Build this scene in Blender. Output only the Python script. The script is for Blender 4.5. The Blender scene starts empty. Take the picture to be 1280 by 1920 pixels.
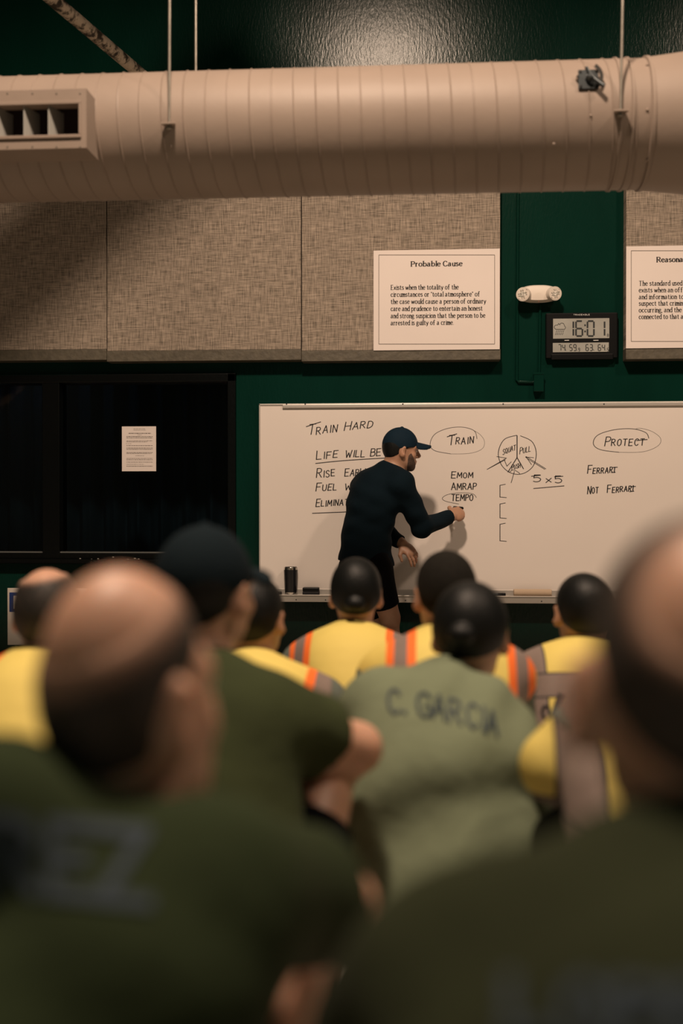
import bpy, bmesh, math, random
import numpy as np
from mathutils import Vector, Matrix, Euler
from mathutils.bvhtree import BVHTree

random.seed(7)
S = bpy.context.scene
COL = S.collection
PI = math.pi

# ------------------------------------------------------------------ camera
FPX = 2065.0
YAW, PITCH = math.radians(4.2), math.radians(-0.555)
EYE = np.array([0.0, 0.0, 1.18])
cd = bpy.data.cameras.new('camera')
cam = bpy.data.objects.new('camera', cd)
COL.objects.link(cam)
cd.sensor_fit = 'HORIZONTAL'
cd.sensor_width = 24.0
cd.lens = FPX / 1280 * 24.0
cam.location = EYE
cam.rotation_euler = (PI / 2 + PITCH, 0, YAW)
cd.clip_start = 0.05
cd.dof.use_dof = True
cd.dof.focus_distance = 6.7
cd.dof.aperture_fstop = 1.25
S.camera = cam

S.view_settings.view_transform = 'Standard'
S.view_settings.look = 'None'
S.view_settings.gamma = 1.0
S.view_settings.use_curve_mapping = False
S.view_settings.exposure = 0.0

# ------------------------------------------------------------------ world + lamps
w = bpy.data.worlds.new('world')
S.world = w
w.use_nodes = True
w.node_tree.nodes['Background'].inputs[0].default_value = (0.1, 0.4, 0.35, 1)
w.node_tree.nodes['Background'].inputs[1].default_value = 0.02

WARM = (1.0, 0.745, 0.555)
LAMPS = [(-0.4, 2.0, 6.0, 1500.0), (3.4, 2.2, 6.0, 460.0)]
for lx, ly, lz, pw in LAMPS:
    ld = bpy.data.lights.new('lamp_light', 'SPOT')
    ld.energy = pw
    ld.color = WARM
    ld.spot_size = math.radians(158)
    ld.spot_blend = 0.5
    ld.shadow_soft_size = 0.25
    lo = bpy.data.objects.new('lamp_light', ld)
    lo.location = (lx, ly, lz)
    COL.objects.link(lo)


# added teal fill from behind the audience, cools the shaded sides
ad = bpy.data.lights.new('teal_fill_light', 'AREA')
ad.shape = 'RECTANGLE'
ad.size, ad.size_y = 2.4, 2.0
ad.energy = 4.0
ad.color = (0.3, 0.85, 0.8)
ao = bpy.data.objects.new('teal_fill_light', ad)
ao.location = (-1.2, -3.3, 2.2)
ao.rotation_euler = (math.radians(85), 0, 0)
COL.objects.link(ao)


# ------------------------------------------------------------------ pixel <-> world
def ray(px, py):
    v = ((px - 640) / FPX, 1.0, (960 - py) / FPX)
    c, s = math.cos(PITCH), math.sin(PITCH)
    v = (v[0], c * v[1] - s * v[2], s * v[1] + c * v[2])
    c, s = math.cos(YAW), math.sin(YAW)
    return np.array([c * v[0] - s * v[1], s * v[0] + c * v[1], v[2]])


def P(px, py, Y):
    r = ray(px, py)
    return EYE + r * (Y / r[1])


# ------------------------------------------------------------------ materials
def nt(name):
    m = bpy.data.materials.new(name)
    m.use_nodes = True
    t = m.node_tree
    return m, t, t.nodes['Principled BSDF']


def mat(name, col, rough=0.6, metal=0.0, var=0.0, scale=8.0, bump=0.0, bscale=60.0, spec=0.5, emit=None, es=0.0,
        stretch=None, sheen=0.0):
    m, t, b = nt(name)
    b.inputs['Base Color'].default_value = (*col, 1)
    b.inputs['Roughness'].default_value = rough
    b.inputs['Metallic'].default_value = metal
    b.inputs['Specular IOR Level'].default_value = spec
    if sheen:
        b.inputs['Sheen Weight'].default_value = sheen
    if emit:
        b.inputs['Emission Color'].default_value = (*emit, 1)
        b.inputs['Emission Strength'].default_value = es
    if var or bump:
        tc = t.nodes.new('ShaderNodeTexCoord')
        mp = t.nodes.new('ShaderNodeMapping')
        t.links.new(tc.outputs['Object'], mp.inputs[0])
        if stretch:
            mp.inputs['Scale'].default_value = stretch
    if var:
        n = t.nodes.new('ShaderNodeTexNoise')
        n.inputs['Scale'].default_value = scale
        n.inputs['Detail'].default_value = 5
        t.links.new(mp.outputs[0], n.inputs['Vector'])
        r = t.nodes.new('ShaderNodeValToRGB')
        r.color_ramp.elements[0].position = 0.3
        r.color_ramp.elements[1].position = 0.7
        r.color_ramp.elements[0].color = (*[max(0, c * (1 - var)) for c in col], 1)
        r.color_ramp.elements[1].color = (*[min(1, c * (1 + var)) for c in col], 1)
        t.links.new(n.outputs[0], r.inputs[0])
        t.links.new(r.outputs[0], b.inputs['Base Color'])
    if bump:
        n2 = t.nodes.new('ShaderNodeTexNoise')
        n2.inputs['Scale'].default_value = bscale
        n2.inputs['Detail'].default_value = 4
        t.links.new(mp.outputs[0], n2.inputs['Vector'])
        bp = t.nodes.new('ShaderNodeBump')
        bp.inputs['Strength'].default_value = bump
        bp.inputs['Distance'].default_value = 0.01
        t.links.new(n2.outputs[0], bp.inputs['Height'])
        t.links.new(bp.outputs[0], b.inputs['Normal'])
    return m


M = {}
M['wall'] = mat('green_paint', (0.002, 0.021, 0.0145), 0.2, var=0.15, scale=3, bump=0.11, bscale=95, stretch=(1, 1, 0.3), spec=.15)
M['window_paint'] = mat('black_paint', (0.0015, 0.002, 0.002), 0.3, bump=0.1, bscale=40, spec=.2)
M['dark'] = mat('dark_plaster', (0.02, 0.03, 0.028), 0.9, var=0.2)
M['floor'] = mat('pale_concrete', (0.50, 0.46, 0.40), 0.7, var=0.2, scale=4, bump=0.2)  # unseen floor kept pale to bounce light up under the duct
M['duct'] = mat('tan_duct_paint', (0.235, 0.188, 0.155), 0.52, spec=.3, var=0.06, scale=3, bump=0.05, bscale=30)
M['duct_in'] = mat('throat_shade', (0.02, 0.008, 0.008), 0.9)  # near-black colour stands in for the shade inside the vent register
M['vane'] = mat('grey_vane', (0.28, 0.28, 0.26), 0.5)
M['steel'] = mat('dull_steel', (0.32, 0.30, 0.26), 0.4, 0.8, var=0.15, scale=20)
M['dark_steel'] = mat('dark_steel', (0.06, 0.07, 0.075), 0.35, 0.7)
M['chrome'] = mat('chrome', (0.65, 0.63, 0.6), 0.18, 1.0)
M['board'] = mat('whiteboard_enamel', (0.70, 0.645, 0.60), 0.32, var=0.015, scale=2)
M['alu'] = mat('aluminium_trim', (0.55, 0.52, 0.48), 0.38, 0.55)
M['ink'] = mat('black_ink', (0.012, 0.012, 0.014), 0.6)
M['paper'] = mat('white_paper', (0.68, 0.62, 0.585), 0.8, var=0.02, scale=3)
M['print'] = mat('black_print', (0.03, 0.028, 0.026), 0.8)
M['print_soft'] = mat('grey_print', (0.16, 0.14, 0.125), 0.8)
M['rail'] = mat('painted_wood_rail', (0.075, 0.065, 0.045), 0.6, var=0.2, scale=25, bump=0.4, bscale=30)
M['cream'] = mat('cream_plastic', (0.66, 0.6, 0.53), 0.45)
M['lens'] = mat('faceted_lens', (0.6, 0.58, 0.52), 0.12, 0.6, bump=1.0, bscale=130)
M['led'] = mat('red_led', (0.8, 0.05, 0.02), 0.4, emit=(1, 0.06, 0.02), es=3.0)
M['blackp'] = mat('black_plastic', (0.004, 0.0045, 0.005), 0.35, spec=.2)
M['lcd'] = mat('lcd_grey', (0.33, 0.335, 0.31), 0.25, var=0.12, scale=6)
M['lcdink'] = mat('lcd_segment', (0.008, 0.012, 0.014), 0.5)
M['white_print'] = mat('white_print', (0.6, 0.6, 0.58), 0.6)
M['blue'] = mat('blue_sign_ink', (0.01, 0.035, 0.17), 0.5)
M['navy'] = mat('navy_knit', (0.004, 0.010, 0.014), 0.9, bump=0.3, bscale=120, spec=.12)
M['cap_navy'] = mat('navy_cap_cloth', (0.003, 0.014, 0.026), 0.8, bump=0.2, bscale=200, spec=.15)
M['shorts'] = mat('black_shorts_cloth', (0.0025, 0.003, 0.0045), 0.9, bump=0.3, bscale=50, spec=.1)
M['olive'] = mat('olive_shirt_cloth', (0.030, 0.040, 0.015), 0.95, var=0.12, scale=6, bump=0.6, bscale=14, spec=.2)
M['dkolive'] = mat('dark_olive_cloth', (0.016, 0.021, 0.008), 0.95, var=0.12, scale=6, bump=0.6, bscale=14, spec=.2)
M['olive_deep'] = mat('deep_olive_cloth', (0.017, 0.026, 0.010), 0.95, var=0.12, scale=6, bump=0.6, bscale=14, spec=.15)
M['sage'] = mat('faded_green_sweatshirt', (0.15, 0.18, 0.115), 0.95, var=0.1, scale=5, bump=0.5, bscale=16, spec=.2)
M['greytee'] = mat('grey_green_tee', (0.10, 0.12, 0.10), 0.9)
M['denim'] = mat('dark_trousers', (0.02, 0.028, 0.03), 0.9, bump=0.4, bscale=30)
M['skin'] = mat('skin_tan', (0.40, 0.225, 0.145), 0.5, var=0.08, scale=20)
M['skin2'] = mat('skin_light', (0.50, 0.29, 0.20), 0.48, var=0.08, scale=20)
M['hair'] = mat('black_hair', (0.004, 0.005, 0.005), 0.5, spec=.25, bump=0.2, bscale=160, stretch=(1, 1, 0.25))
M['stubble'] = mat('cropped_hair', (0.010, 0.009, 0.007), 0.85, spec=.15, var=0.3, scale=90, bump=0.5, bscale=260)
M['greystubble'] = mat('short_brown_hair', (0.016, 0.0125, 0.009), 0.85, spec=.15, var=0.3, scale=90, bump=0.5, bscale=260)
M['beard'] = mat('beard_stubble', (0.075, 0.045, 0.032), 0.8, var=0.4, scale=150, bump=0.5, bscale=300)
for k in ('skin', 'skin2'):
    b_ = M[k].node_tree.nodes['Principled BSDF']
    b_.inputs['Subsurface Weight'].default_value = 0.35
    b_.inputs['Subsurface Radius'].default_value = (1.0, 0.3, 0.12)
    b_.inputs['Subsurface Scale'].default_value = 0.02
M['eye'] = mat('eye_white', (0.5, 0.48, 0.45), 0.2)
M['iris'] = mat('iris_dark', (0.02, 0.012, 0.008), 0.2)
M['shoe'] = mat('black_shoe', (0.015, 0.015, 0.015), 0.5)
M['nameblue'] = mat('faded_navy_print', (0.018, 0.032, 0.045), 0.9)
M['namesoft'] = mat('worn_navy_print', (0.035, 0.05, 0.062), 0.9)
M['roll'] = mat('tan_paper_roll', (0.55, 0.42, 0.30), 0.8)
M['stool'] = mat('stool_black', (0.02, 0.02, 0.02), 0.6)
M['white_tag'] = mat('white_label_cloth', (0.7, 0.68, 0.65), 0.8)
M['chip'] = mat('chipped_paint', (0.42, 0.40, 0.36), 0.8)


def weave_mat():
    m, t, b = nt('woven_panel_fabric')
    b.inputs['Roughness'].default_value = 0.95
    b.inputs['Specular IOR Level'].default_value = 0.15
    tc = t.nodes.new('ShaderNodeTexCoord')
    outs = []
    for sc in ((28, 1, 380), (380, 1, 28), (60, 60, 60)):
        mp = t.nodes.new('ShaderNodeMapping')
        mp.inputs['Scale'].default_value = sc
        t.links.new(tc.outputs['Object'], mp.inputs[0])
        n = t.nodes.new('ShaderNodeTexNoise')
        n.inputs['Scale'].default_value = 0.36
        n.inputs['Detail'].default_value = 3
        n.inputs['Roughness'].default_value = 0.6
        t.links.new(mp.outputs[0], n.inputs['Vector'])
        outs.append(n.outputs[0])
    a = t.nodes.new('ShaderNodeMath')
    a.operation = 'ADD'
    t.links.new(outs[0], a.inputs[0])
    t.links.new(outs[1], a.inputs[1])
    h = t.nodes.new('ShaderNodeMath')
    h.operation = 'MULTIPLY'
    h.inputs[1].default_value = 0.5
    t.links.new(a.outputs[0], h.inputs[0])
    r = t.nodes.new('ShaderNodeValToRGB')
    r.color_ramp.elements[0].position = 0.36
    r.color_ramp.elements[0].color = (0.10, 0.085, 0.068, 1)
    r.color_ramp.elements[1].position = 0.64
    r.color_ramp.elements[1].color = (0.37, 0.31, 0.25, 1)
    t.links.new(h.outputs[0], r.inputs[0])
    t.links.new(r.outputs[0], b.inputs['Base Color'])
    bp = t.nodes.new('ShaderNodeBump')
    bp.inputs['Strength'].default_value = 0.5
    bp.inputs['Distance'].default_value = 0.003
    t.links.new(h.outputs[0], bp.inputs['Height'])
    t.links.new(bp.outputs[0], b.inputs['Normal'])
    return m


M['weave'] = weave_mat()


def rust_mat():
    m, t, b = nt('flaking_painted_pipe')
    b.inputs['Roughness'].default_value = 0.7
    tc = t.nodes.new('ShaderNodeTexCoord')
    mp = t.nodes.new('ShaderNodeMapping')
    mp.inputs['Scale'].default_value = (14, 14, 9)
    t.links.new(tc.outputs['Object'], mp.inputs[0])
    n = t.nodes.new('ShaderNodeTexNoise')
    n.inputs['Scale'].default_value = 1.0
    n.inputs['Detail'].default_value = 8
    n.inputs['Roughness'].default_value = 0.7
    t.links.new(mp.outputs[0], n.inputs['Vector'])
    r = t.nodes.new('ShaderNodeValToRGB')
    r.color_ramp.interpolation = 'LINEAR'
    e = r.color_ramp.elements
    e[0].position = 0.44
    e[0].color = (0.035, 0.026, 0.018, 1)
    e[1].position = 0.53
    e[1].color = (0.55, 0.46, 0.36, 1)
    t.links.new(n.outputs[0], r.inputs[0])
    t.links.new(r.outputs[0], b.inputs['Base Color'])
    return m


M['rust'] = rust_mat()


def glass_mat():
    m = bpy.data.materials.new('dark_window_glass')
    m.use_nodes = True
    t = m.node_tree
    t.nodes.clear()
    o = t.nodes.new('ShaderNodeOutputMaterial')
    mx = t.nodes.new('ShaderNodeMixShader')
    tr = t.nodes.new('ShaderNodeBsdfTransparent')
    tr.inputs[0].default_value = (0.55, 0.6, 0.62, 1)
    gl = t.nodes.new('ShaderNodeBsdfGlossy')
    gl.inputs['Roughness'].default_value = 0.03
    fr = t.nodes.new('ShaderNodeFresnel')
    fr.inputs[0].default_value = 1.45
    t.links.new(fr.outputs[0], mx.inputs[0])
    t.links.new(tr.outputs[0], mx.inputs[1])
    t.links.new(gl.outputs[0], mx.inputs[2])
    t.links.new(mx.outputs[0], o.inputs[0])
    return m


M['glass'] = glass_mat()

YEL = (0.66, 0.535, 0.135)
ORA = (0.85, 0.16, 0.02)
GRY = (0.20, 0.155, 0.135)


def vest_mat(name, bands, x0=0.0):
    """bands: list of (axis, lo, hi, colour, absolute) in the garment's own object space, later ones on top."""
    m, t, b = nt(name)
    b.inputs['Roughness'].default_value = 0.75
    tc = t.nodes.new('ShaderNodeTexCoord')
    sp = t.nodes.new('ShaderNodeSeparateXYZ')
    nz = t.nodes.new('ShaderNodeTexNoise')
    nz.inputs['Scale'].default_value = 6
    t.links.new(tc.outputs['Object'], nz.inputs['Vector'])
    t.links.new(tc.outputs['Object'], sp.inputs[0])
    cur = t.nodes.new('ShaderNodeRGB')
    cur.outputs[0].default_value = (*YEL, 1)
    cur = cur.outputs[0]

    def op(o, a, bb):
        n = t.nodes.new('ShaderNodeMath')
        n.operation = o
        for i, v in enumerate((a, bb)):
            if v is None:
                continue
            if isinstance(v, (int, float)):
                n.inputs[i].default_value = v
            else:
                t.links.new(v, n.inputs[i])
        return n.outputs[0]

    for (cx, cy, cz, lo, hi, colr, ab) in bands:
        v = op('ADD', op('MULTIPLY', op('ABSOLUTE', op('ADD', sp.outputs[0], -x0), None) if ab else sp.outputs[0], cx),
               op('ADD', op('MULTIPLY', sp.outputs[1], cy), op('MULTIPLY', sp.outputs[2], cz)))
        msk = op('MULTIPLY', op('GREATER_THAN', v, lo), op('LESS_THAN', v, hi))
        mx = t.nodes.new('ShaderNodeMix')
        mx.data_type = 'RGBA'
        t.links.new(msk, mx.inputs[0])
        t.links.new(cur, mx.inputs[6])
        mx.inputs[7].default_value = (*colr, 1)
        cur = mx.outputs[2]
    t.links.new(cur, b.inputs['Base Color'])
    bp = t.nodes.new('ShaderNodeBump')
    bp.inputs['Strength'].default_value = 0.5
    bp.inputs['Distance'].default_value = 0.02
    t.links.new(nz.outputs[0], bp.inputs['Height'])
    t.links.new(bp.outputs[0], b.inputs['Normal'])
    return m


# ------------------------------------------------------------------ object helpers
def link(name, me, m=None, parent=None, smooth=False):
    if m is not None:
        me.materials.append(m)
    if smooth:
        me.polygons.foreach_set('use_smooth', [True] * len(me.polygons))
    o = bpy.data.objects.new(name, me)
    COL.objects.link(o)
    if parent is not None:
        o.parent = parent
    return o


def tag(o, label=None, cat=None, group=None, kind=None):
    if label:
        o['label'] = label
    if cat:
        o['category'] = cat
    if group:
        o['group'] = group
    if kind:
        o['kind'] = kind
    return o


def thing(name, label, cat, loc=(0, 0, 0), rz=0.0, group=None):
    o = bpy.data.objects.new(name, None)
    o.empty_display_size = 0.1
    COL.objects.link(o)
    o.location = loc
    o.rotation_euler = (0, 0, rz)
    return tag(o, label, cat, group)


class MB:
    """collects shapes in world space; build() links them as one mesh under a parent at 'org'."""

    def __init__(s):
        s.v, s.f = [], []

    def add(s, vs, fs):
        k = len(s.v)
        s.v += [tuple(map(float, v)) for v in vs]
        s.f += [tuple(i + k for i in f) for f in fs]
        return s

    def box(s, lo, hi, bev=0.0):
        bm = bmesh.new()
        bmesh.ops.create_cube(bm, size=1.0)
        c = [(a + b) / 2 for a, b in zip(lo, hi)]
        d = [abs(b - a) for a, b in zip(lo, hi)]
        for v in bm.verts:
            v.co = Vector([v.co[i] * d[i] + c[i] for i in range(3)])
        if bev:
            bmesh.ops.bevel(bm, geom=bm.edges[:], offset=bev, segments=2, affect='EDGES', profile=0.5)
        bm.verts.index_update()
        s.add([v.co for v in bm.verts], [[v.index for v in f.verts] for f in bm.faces])
        bm.free()
        return s

    def tube(s, pts, r, n=10, caps=True):
        pts = [Vector(p) for p in pts]
        rs = r if isinstance(r, (list, tuple)) else [r] * len(pts)
        vs, fs = [], []
        up = None
        for i, p in enumerate(pts):
            d = (pts[min(i + 1, len(pts) - 1)] - pts[max(i - 1, 0)]).normalized()
            if up is None:
                up = d.orthogonal().normalized()
            up = (up - d * up.dot(d)).normalized()
            sd = d.cross(up)
            for k in range(n):
                a = 2 * PI * k / n
                vs.append(p + (up * math.cos(a) + sd * math.sin(a)) * rs[i])
        for i in range(len(pts) - 1):
            for k in range(n):
                a, b = i * n + k, i * n + (k + 1) % n
                fs.append((a, b, b + n, a + n))
        if caps:
            fs.append(tuple(range(n))[::-1])
            fs.append(tuple((len(pts) - 1) * n + k for k in range(n)))
        return s.add(vs, fs)

    def lathe(s, c, prof, axis=(0, 0, 1), n=28):
        return s.tube([Vector(c) + Vector(axis) * h for r, h in prof], [max(r, 1e-4) for r, h in prof], n)

    def ell(s, c, r, R=None, seg=20, rings=12):
        vs, fs = [], []
        for i in range(rings + 1):
            th = PI * i / rings
            for k in range(seg):
                a = 2 * PI * k / seg
                v = Vector((r[0] * math.sin(th) * math.cos(a), r[1] * math.sin(th) * math.sin(a), r[2] * math.cos(th)))
                if R is not None:
                    v = R @ v
                vs.append(v + Vector(c))
        for i in range(rings):
            for k in range(seg):
                a, b = i * seg + k, i * seg + (k + 1) % seg
                fs.append((a, a + seg, b + seg, b))
        return s.add(vs, fs)

    def build(s, name, m, parent=None, smooth=False):
        org = Vector((0, 0, 0))
        if parent is not None:
            inv = world_of(parent).inverted()
            vs = [tuple(inv @ Vector(v)) for v in s.v]
        elif s.v:
            lo = np.min(np.array(s.v), 0)
            hi = np.max(np.array(s.v), 0)
            org = Vector(((lo[0] + hi[0]) / 2, (lo[1] + hi[1]) / 2, lo[2]))
            vs = [tuple(Vector(v) - org) for v in s.v]
        me = bpy.data.meshes.new(name)
        me.from_pydata(vs, [], s.f)
        me.update()
        o = link(name, me, m, parent)
        if smooth:
            me.polygons.foreach_set('use_smooth', [True] * len(me.polygons))
            try:
                me.set_sharp_from_angle(angle=math.radians(38))
            except Exception:
                pass
        if parent is None:
            o.location = org
        return o


def world_of(o):
    mt = Matrix.LocRotScale(o.location, o.rotation_euler, o.scale)
    return world_of(o.parent) @ mt if o.parent else mt


def pbox(x0, y0, x1, y1, Yf, depth, bev=0.0, mb=None):
    """box whose front face (at world y=Yf) covers the pixel rectangle."""
    a = P(x0, (y0 + y1) / 2, Yf)
    b = P(x1, (y0 + y1) / 2, Yf)
    c = P((x0 + x1) / 2, y1, Yf)
    d = P((x0 + x1) / 2, y0, Yf)
    return (mb or MB()).box((a[0], Yf, c[2]), (b[0], Yf + depth, d[2]), bev)


# ------------------------------------------------------------------ stroke lettering
def cat_rom(pts, n=5, closed=False):
    p = [np.array(q, float) for q in pts]
    out = []
    N = len(p)
    for i in range(N if closed else N - 1):
        if closed:
            a, b, c, d = p[(i - 1) % N], p[i], p[(i + 1) % N], p[(i + 2) % N]
        else:
            a, b, c, d = p[max(i - 1, 0)], p[i], p[i + 1], p[min(i + 2, N - 1)]
        for k in range(n):
            t = k / n
            out.append(0.5 * ((2 * b) + (-a + c) * t + (2 * a - 5 * b + 4 * c - d) * t * t + (-a + 3 * b - 3 * c + d) * t ** 3))
    out.append(p[0] if closed else p[-1])
    return out


UP = {
    'A': "0,0 .3,1 .6,0|.12,.36 .48,.36", 'B': "0,0 0,1|~0,1 .36,.97 .45,.77 .35,.56 0,.53|~0,.53 .4,.5 .52,.26 .4,.03 0,0",
    'C': "~.55,.8 .42,.97 .25,1 .08,.82 .02,.5 .08,.18 .25,0 .42,.03 .55,.2",
    'D': "0,0 0,1|~0,1 .3,.96 .5,.75 .53,.5 .5,.25 .3,.04 0,0", 'E': ".5,1 0,1 0,0 .5,0|0,.52 .42,.52",
    'F': ".52,1 0,1 0,0|0,.52 .42,.52", 'G': "~.55,.8 .42,.97 .25,1 .08,.82 .02,.5 .08,.18 .25,0 .42,.03 .55,.18|.55,.16 .55,.46 .32,.46",
    'H': "0,0 0,1|.52,0 .52,1|0,.5 .52,.5", 'I': ".1,0 .1,1", 'L': "0,1 0,0 .45,0", 'M': "0,0 .06,1 .34,.3 .62,1 .68,0",
    'N': "0,0 0,1 .5,0 .52,1", 'O': "@.28,1 .06,.8 .02,.5 .06,.2 .28,0 .5,.2 .54,.5 .5,.8",
    'P': "0,0 0,1|~0,1 .36,.97 .48,.76 .36,.52 0,.47", 'Q': "@.28,1 .06,.8 .02,.5 .06,.2 .28,0 .5,.2 .54,.5 .5,.8|.35,.25 .62,-.1",
    'R': "0,0 0,1|~0,1 .36,.97 .47,.76 .36,.55 0,.5|.2,.5 .52,0", 'S': "~.5,.82 .38,.98 .2,.98 .05,.83 .1,.62 .3,.5 .46,.36 .48,.15 .3,0 .12,.02 0,.16",
    'T': "0,1 .56,1|.28,1 .28,0", 'U': "~0,1 0,.4 .08,.08 .26,0 .44,.08 .52,.4 .52,1", 'V': "0,1 .28,0 .56,1", 'W': "0,1 .16,0 .34,.65 .52,0 .68,1",
    'Y': "0,1 .27,.5|.56,1 .27,.5 .18,0", 'Z': "0,1 .55,1 0,0 .58,0", 'X': "0,1 .55,0|.55,1 0,0", '5': ".46,1 .08,1 .04,.58|~.04,.58 .3,.64 .5,.42 .44,.12 .22,0 0,.1",
    'x': ".05,.6 .5,.1|.5,.6 .05,.1", '.': ".04,0 .1,.04", '-': "0,.45 .3,.45",
}
LOW = {
    'a': "~.04,.54 .2,.68 .33,.58 .34,.3 .35,.08 .44,.02|~.34,.42 .12,.34 .02,.16 .12,0 .34,.14",
    'b': ".08,1.03 .08,.04|~.08,.5 .28,.67 .46,.5 .46,.18 .28,0 .08,.1", 'c': "~.4,.54 .24,.68 .06,.52 .04,.22 .2,0 .4,.13",
    'd': ".4,1.03 .4,0|~.4,.53 .22,.68 .04,.5 .04,.16 .2,0 .4,.12", 'e': ".05,.38 .42,.38|~.42,.38 .38,.58 .22,.68 .06,.52 .04,.22 .22,0 .42,.13",
    'f': "~.4,.95 .28,1.04 .17,.88 .17,.5|.17,.5 .17,0|0,.65 .34,.65", 'g': "@.2,.68 .06,.58 .06,.38 .2,.28 .34,.38 .34,.58|.3,.64 .44,.66|~.1,.3 .06,.14 .34,.06 .42,-.1 .22,-.28 .02,-.16 .1,.04",
    'h': ".08,1.03 .08,0|~.08,.5 .25,.67 .4,.5 .4,.3|.4,.45 .4,0", 'i': ".1,.66 .1,0|.09,.88 .11,.95", 'k': ".08,1.03 .08,0|.4,.66 .1,.3|.16,.36 .44,0",
    'l': ".1,1.03 .1,0", 'm': ".08,.66 .08,0|~.08,.5 .22,.67 .34,.5 .34,.3|.34,.45 .34,0|~.34,.5 .48,.67 .6,.5 .6,.3|.6,.45 .6,0",
    'n': ".08,.66 .08,0|~.08,.5 .25,.67 .4,.5 .4,.3|.4,.45 .4,0", 'o': "@.24,.68 .07,.56 .03,.34 .07,.12 .24,0 .41,.12 .45,.34 .41,.56",
    'p': ".08,.66 .08,-.3|~.08,.5 .28,.67 .46,.5 .46,.18 .28,0 .08,.1", 'r': ".08,.66 .08,0|~.08,.45 .2,.66 .34,.6",
    's': "~.33,.54 .18,.68 .04,.54 .16,.38 .34,.2 .18,0 .02,.14", 't': "~.15,.88 .15,.4 .16,.1 .26,0 .34,.06|0,.64 .32,.64",
    'u': "~.08,.66 .08,.3 .12,.06 .24,0 .4,.16|.4,.66 .4,0", 'v': "0,.66 .2,0 .4,.66", 'w': "0,.66 .17,0 .33,.6 .48,0 .64,.66", 'x': "0,.66 .42,0|.42,.66 0,0",
    'y': "0,.66 .21,.04|.42,.66 .16,-.2 .02,-.26", ',': ".06,.05 .02,-.14", '.': ".03,0 .09,.05", '“': ".04,.95 .02,.78|.16,.95 .14,.78", '”': ".04,.95 .02,.78|.16,.95 .14,.78",
    'T': "0,1 .6,1|.3,1 .3,0", 'E': ".5,1 .08,1|.08,1 .08,0|.08,0 .52,0|.08,.52 .4,.52", 'P': ".08,0 .08,1|~.08,1 .42,.97 .52,.76 .42,.5 .08,.47",
    'C': UP['C'], 'R': ".08,0 .08,1|~.08,1 .42,.97 .52,.76 .42,.53 .08,.5|.28,.5 .6,0", 'S': UP['S'],
}


def glyph(s, n=4):
    out = []
    for part in s.split('|'):
        k = part[0]
        pts = [tuple(float(q) for q in p.split(',')) for p in part.lstrip('~@').split()]
        if k == '~':
            out.append(('c', cat_rom(pts, n)))
        elif k == '@':
            out.append(('c', cat_rom(pts, n, True)))
        else:
            out.append(('l', [np.array(p) for p in pts]))
    return out


def text_polys(text, font, cap, space=0.34, gap=0.12, small=1.0, jitter=0.0, rnd=None):
    """polylines in text units (cap height = cap); returns (polys, width)."""
    x = 0.0
    out = []
    newword = True
    for ch in text:
        if ch == ' ':
            x += space * cap
            newword = True
            continue
        sc = cap * (1.0 if newword else small)
        newword = False
        g = glyph(font[ch])
        wd = max(p[0] for _, l in g for p in l)
        dy = rnd.uniform(-jitter, jitter) * cap if rnd else 0
        rot = rnd.uniform(-jitter, jitter) if rnd else 0
        for kind, l in g:
            out.append((kind, [np.array((x + p[0] * sc + rot * p[1] * sc, p[1] * sc + dy)) for p in l]))
        x += wd * sc + gap * cap
    return out, x - gap * cap


def ribbon(poly, wfun):
    """2D strip (quad list) along a polyline."""
    p = [np.array(q, float) for q in poly]
    q = [p[0]]
    for a in p[1:]:
        if np.linalg.norm(a - q[-1]) > 1e-6:
            q.append(a)
    if len(q) < 2:
        return [], []
    L, vs = len(q), []
    closed = np.linalg.norm(q[0] - q[-1]) < 1e-4
    for i in range(L):
        if i == 0 or i == L - 1:
            d0 = d1 = (q[1] - q[0]) if i == 0 else (q[-1] - q[-2])
            if closed:
                d0, d1 = q[-1] - q[-2], q[1] - q[0]
        else:
            d0, d1 = q[i] - q[i - 1], q[i + 1] - q[i]
        d0, d1 = d0 / np.linalg.norm(d0), d1 / np.linalg.norm(d1)
        t = d0 + d1
        if np.linalg.norm(t) < 0.3:
            t = d1
        t = t / np.linalg.norm(t)
        nrm = np.array((-t[1], t[0]))
        mit = min(1.6, 1 / max(0.5, abs(nrm @ np.array((-d1[1], d1[0])))))
        hw = wfun(t) * 0.5 * mit
        vs += [q[i] + nrm * hw, q[i] - nrm * hw]
    return vs, [(2 * i, 2 * i + 1, 2 * i + 3, 2 * i + 2) for i in range(L - 1)]


def split_corners(kind, l):
    if kind == 'c':
        return [l]
    return [[l[i], l[i + 1]] for i in range(len(l) - 1)]


def px_ink(polys, Y, wfun, mb=None, ext=0.0):
    """ink ribbons given in pixel coordinates on the upright plane y=Y."""
    mb = mb or MB()
    for kind, l in polys:
        for seg in split_corners(kind, l):
            if kind == 'l' and ext:
                d = seg[1] - seg[0]
                n = np.linalg.norm(d)
                if n > 1e-6:
                    seg = [seg[0] - d / n * ext, seg[1] + d / n * ext]
            vs, fs = ribbon(seg, wfun)
            if fs:
                mb.add([P(v[0], v[1], Y) for v in vs], fs)
    return mb


def place(polys, width, x0, y0, x1, y1, slant=0.0):
    """map text units (y up) to pixel line from (x0,y0) to (x1,y1) baseline."""
    sx = (x1 - x0) / width
    out = []
    for k, l in polys:
        out.append((k, [np.array((x0 + (p[0] + slant * p[1]) * sx, y0 + (y1 - y0) * p[0] / width - p[1])) for p in l]))
    return out


class Word(list):
    def __init__(s, text, l):
        list.__init__(s, l)
        s.text = text


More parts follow.
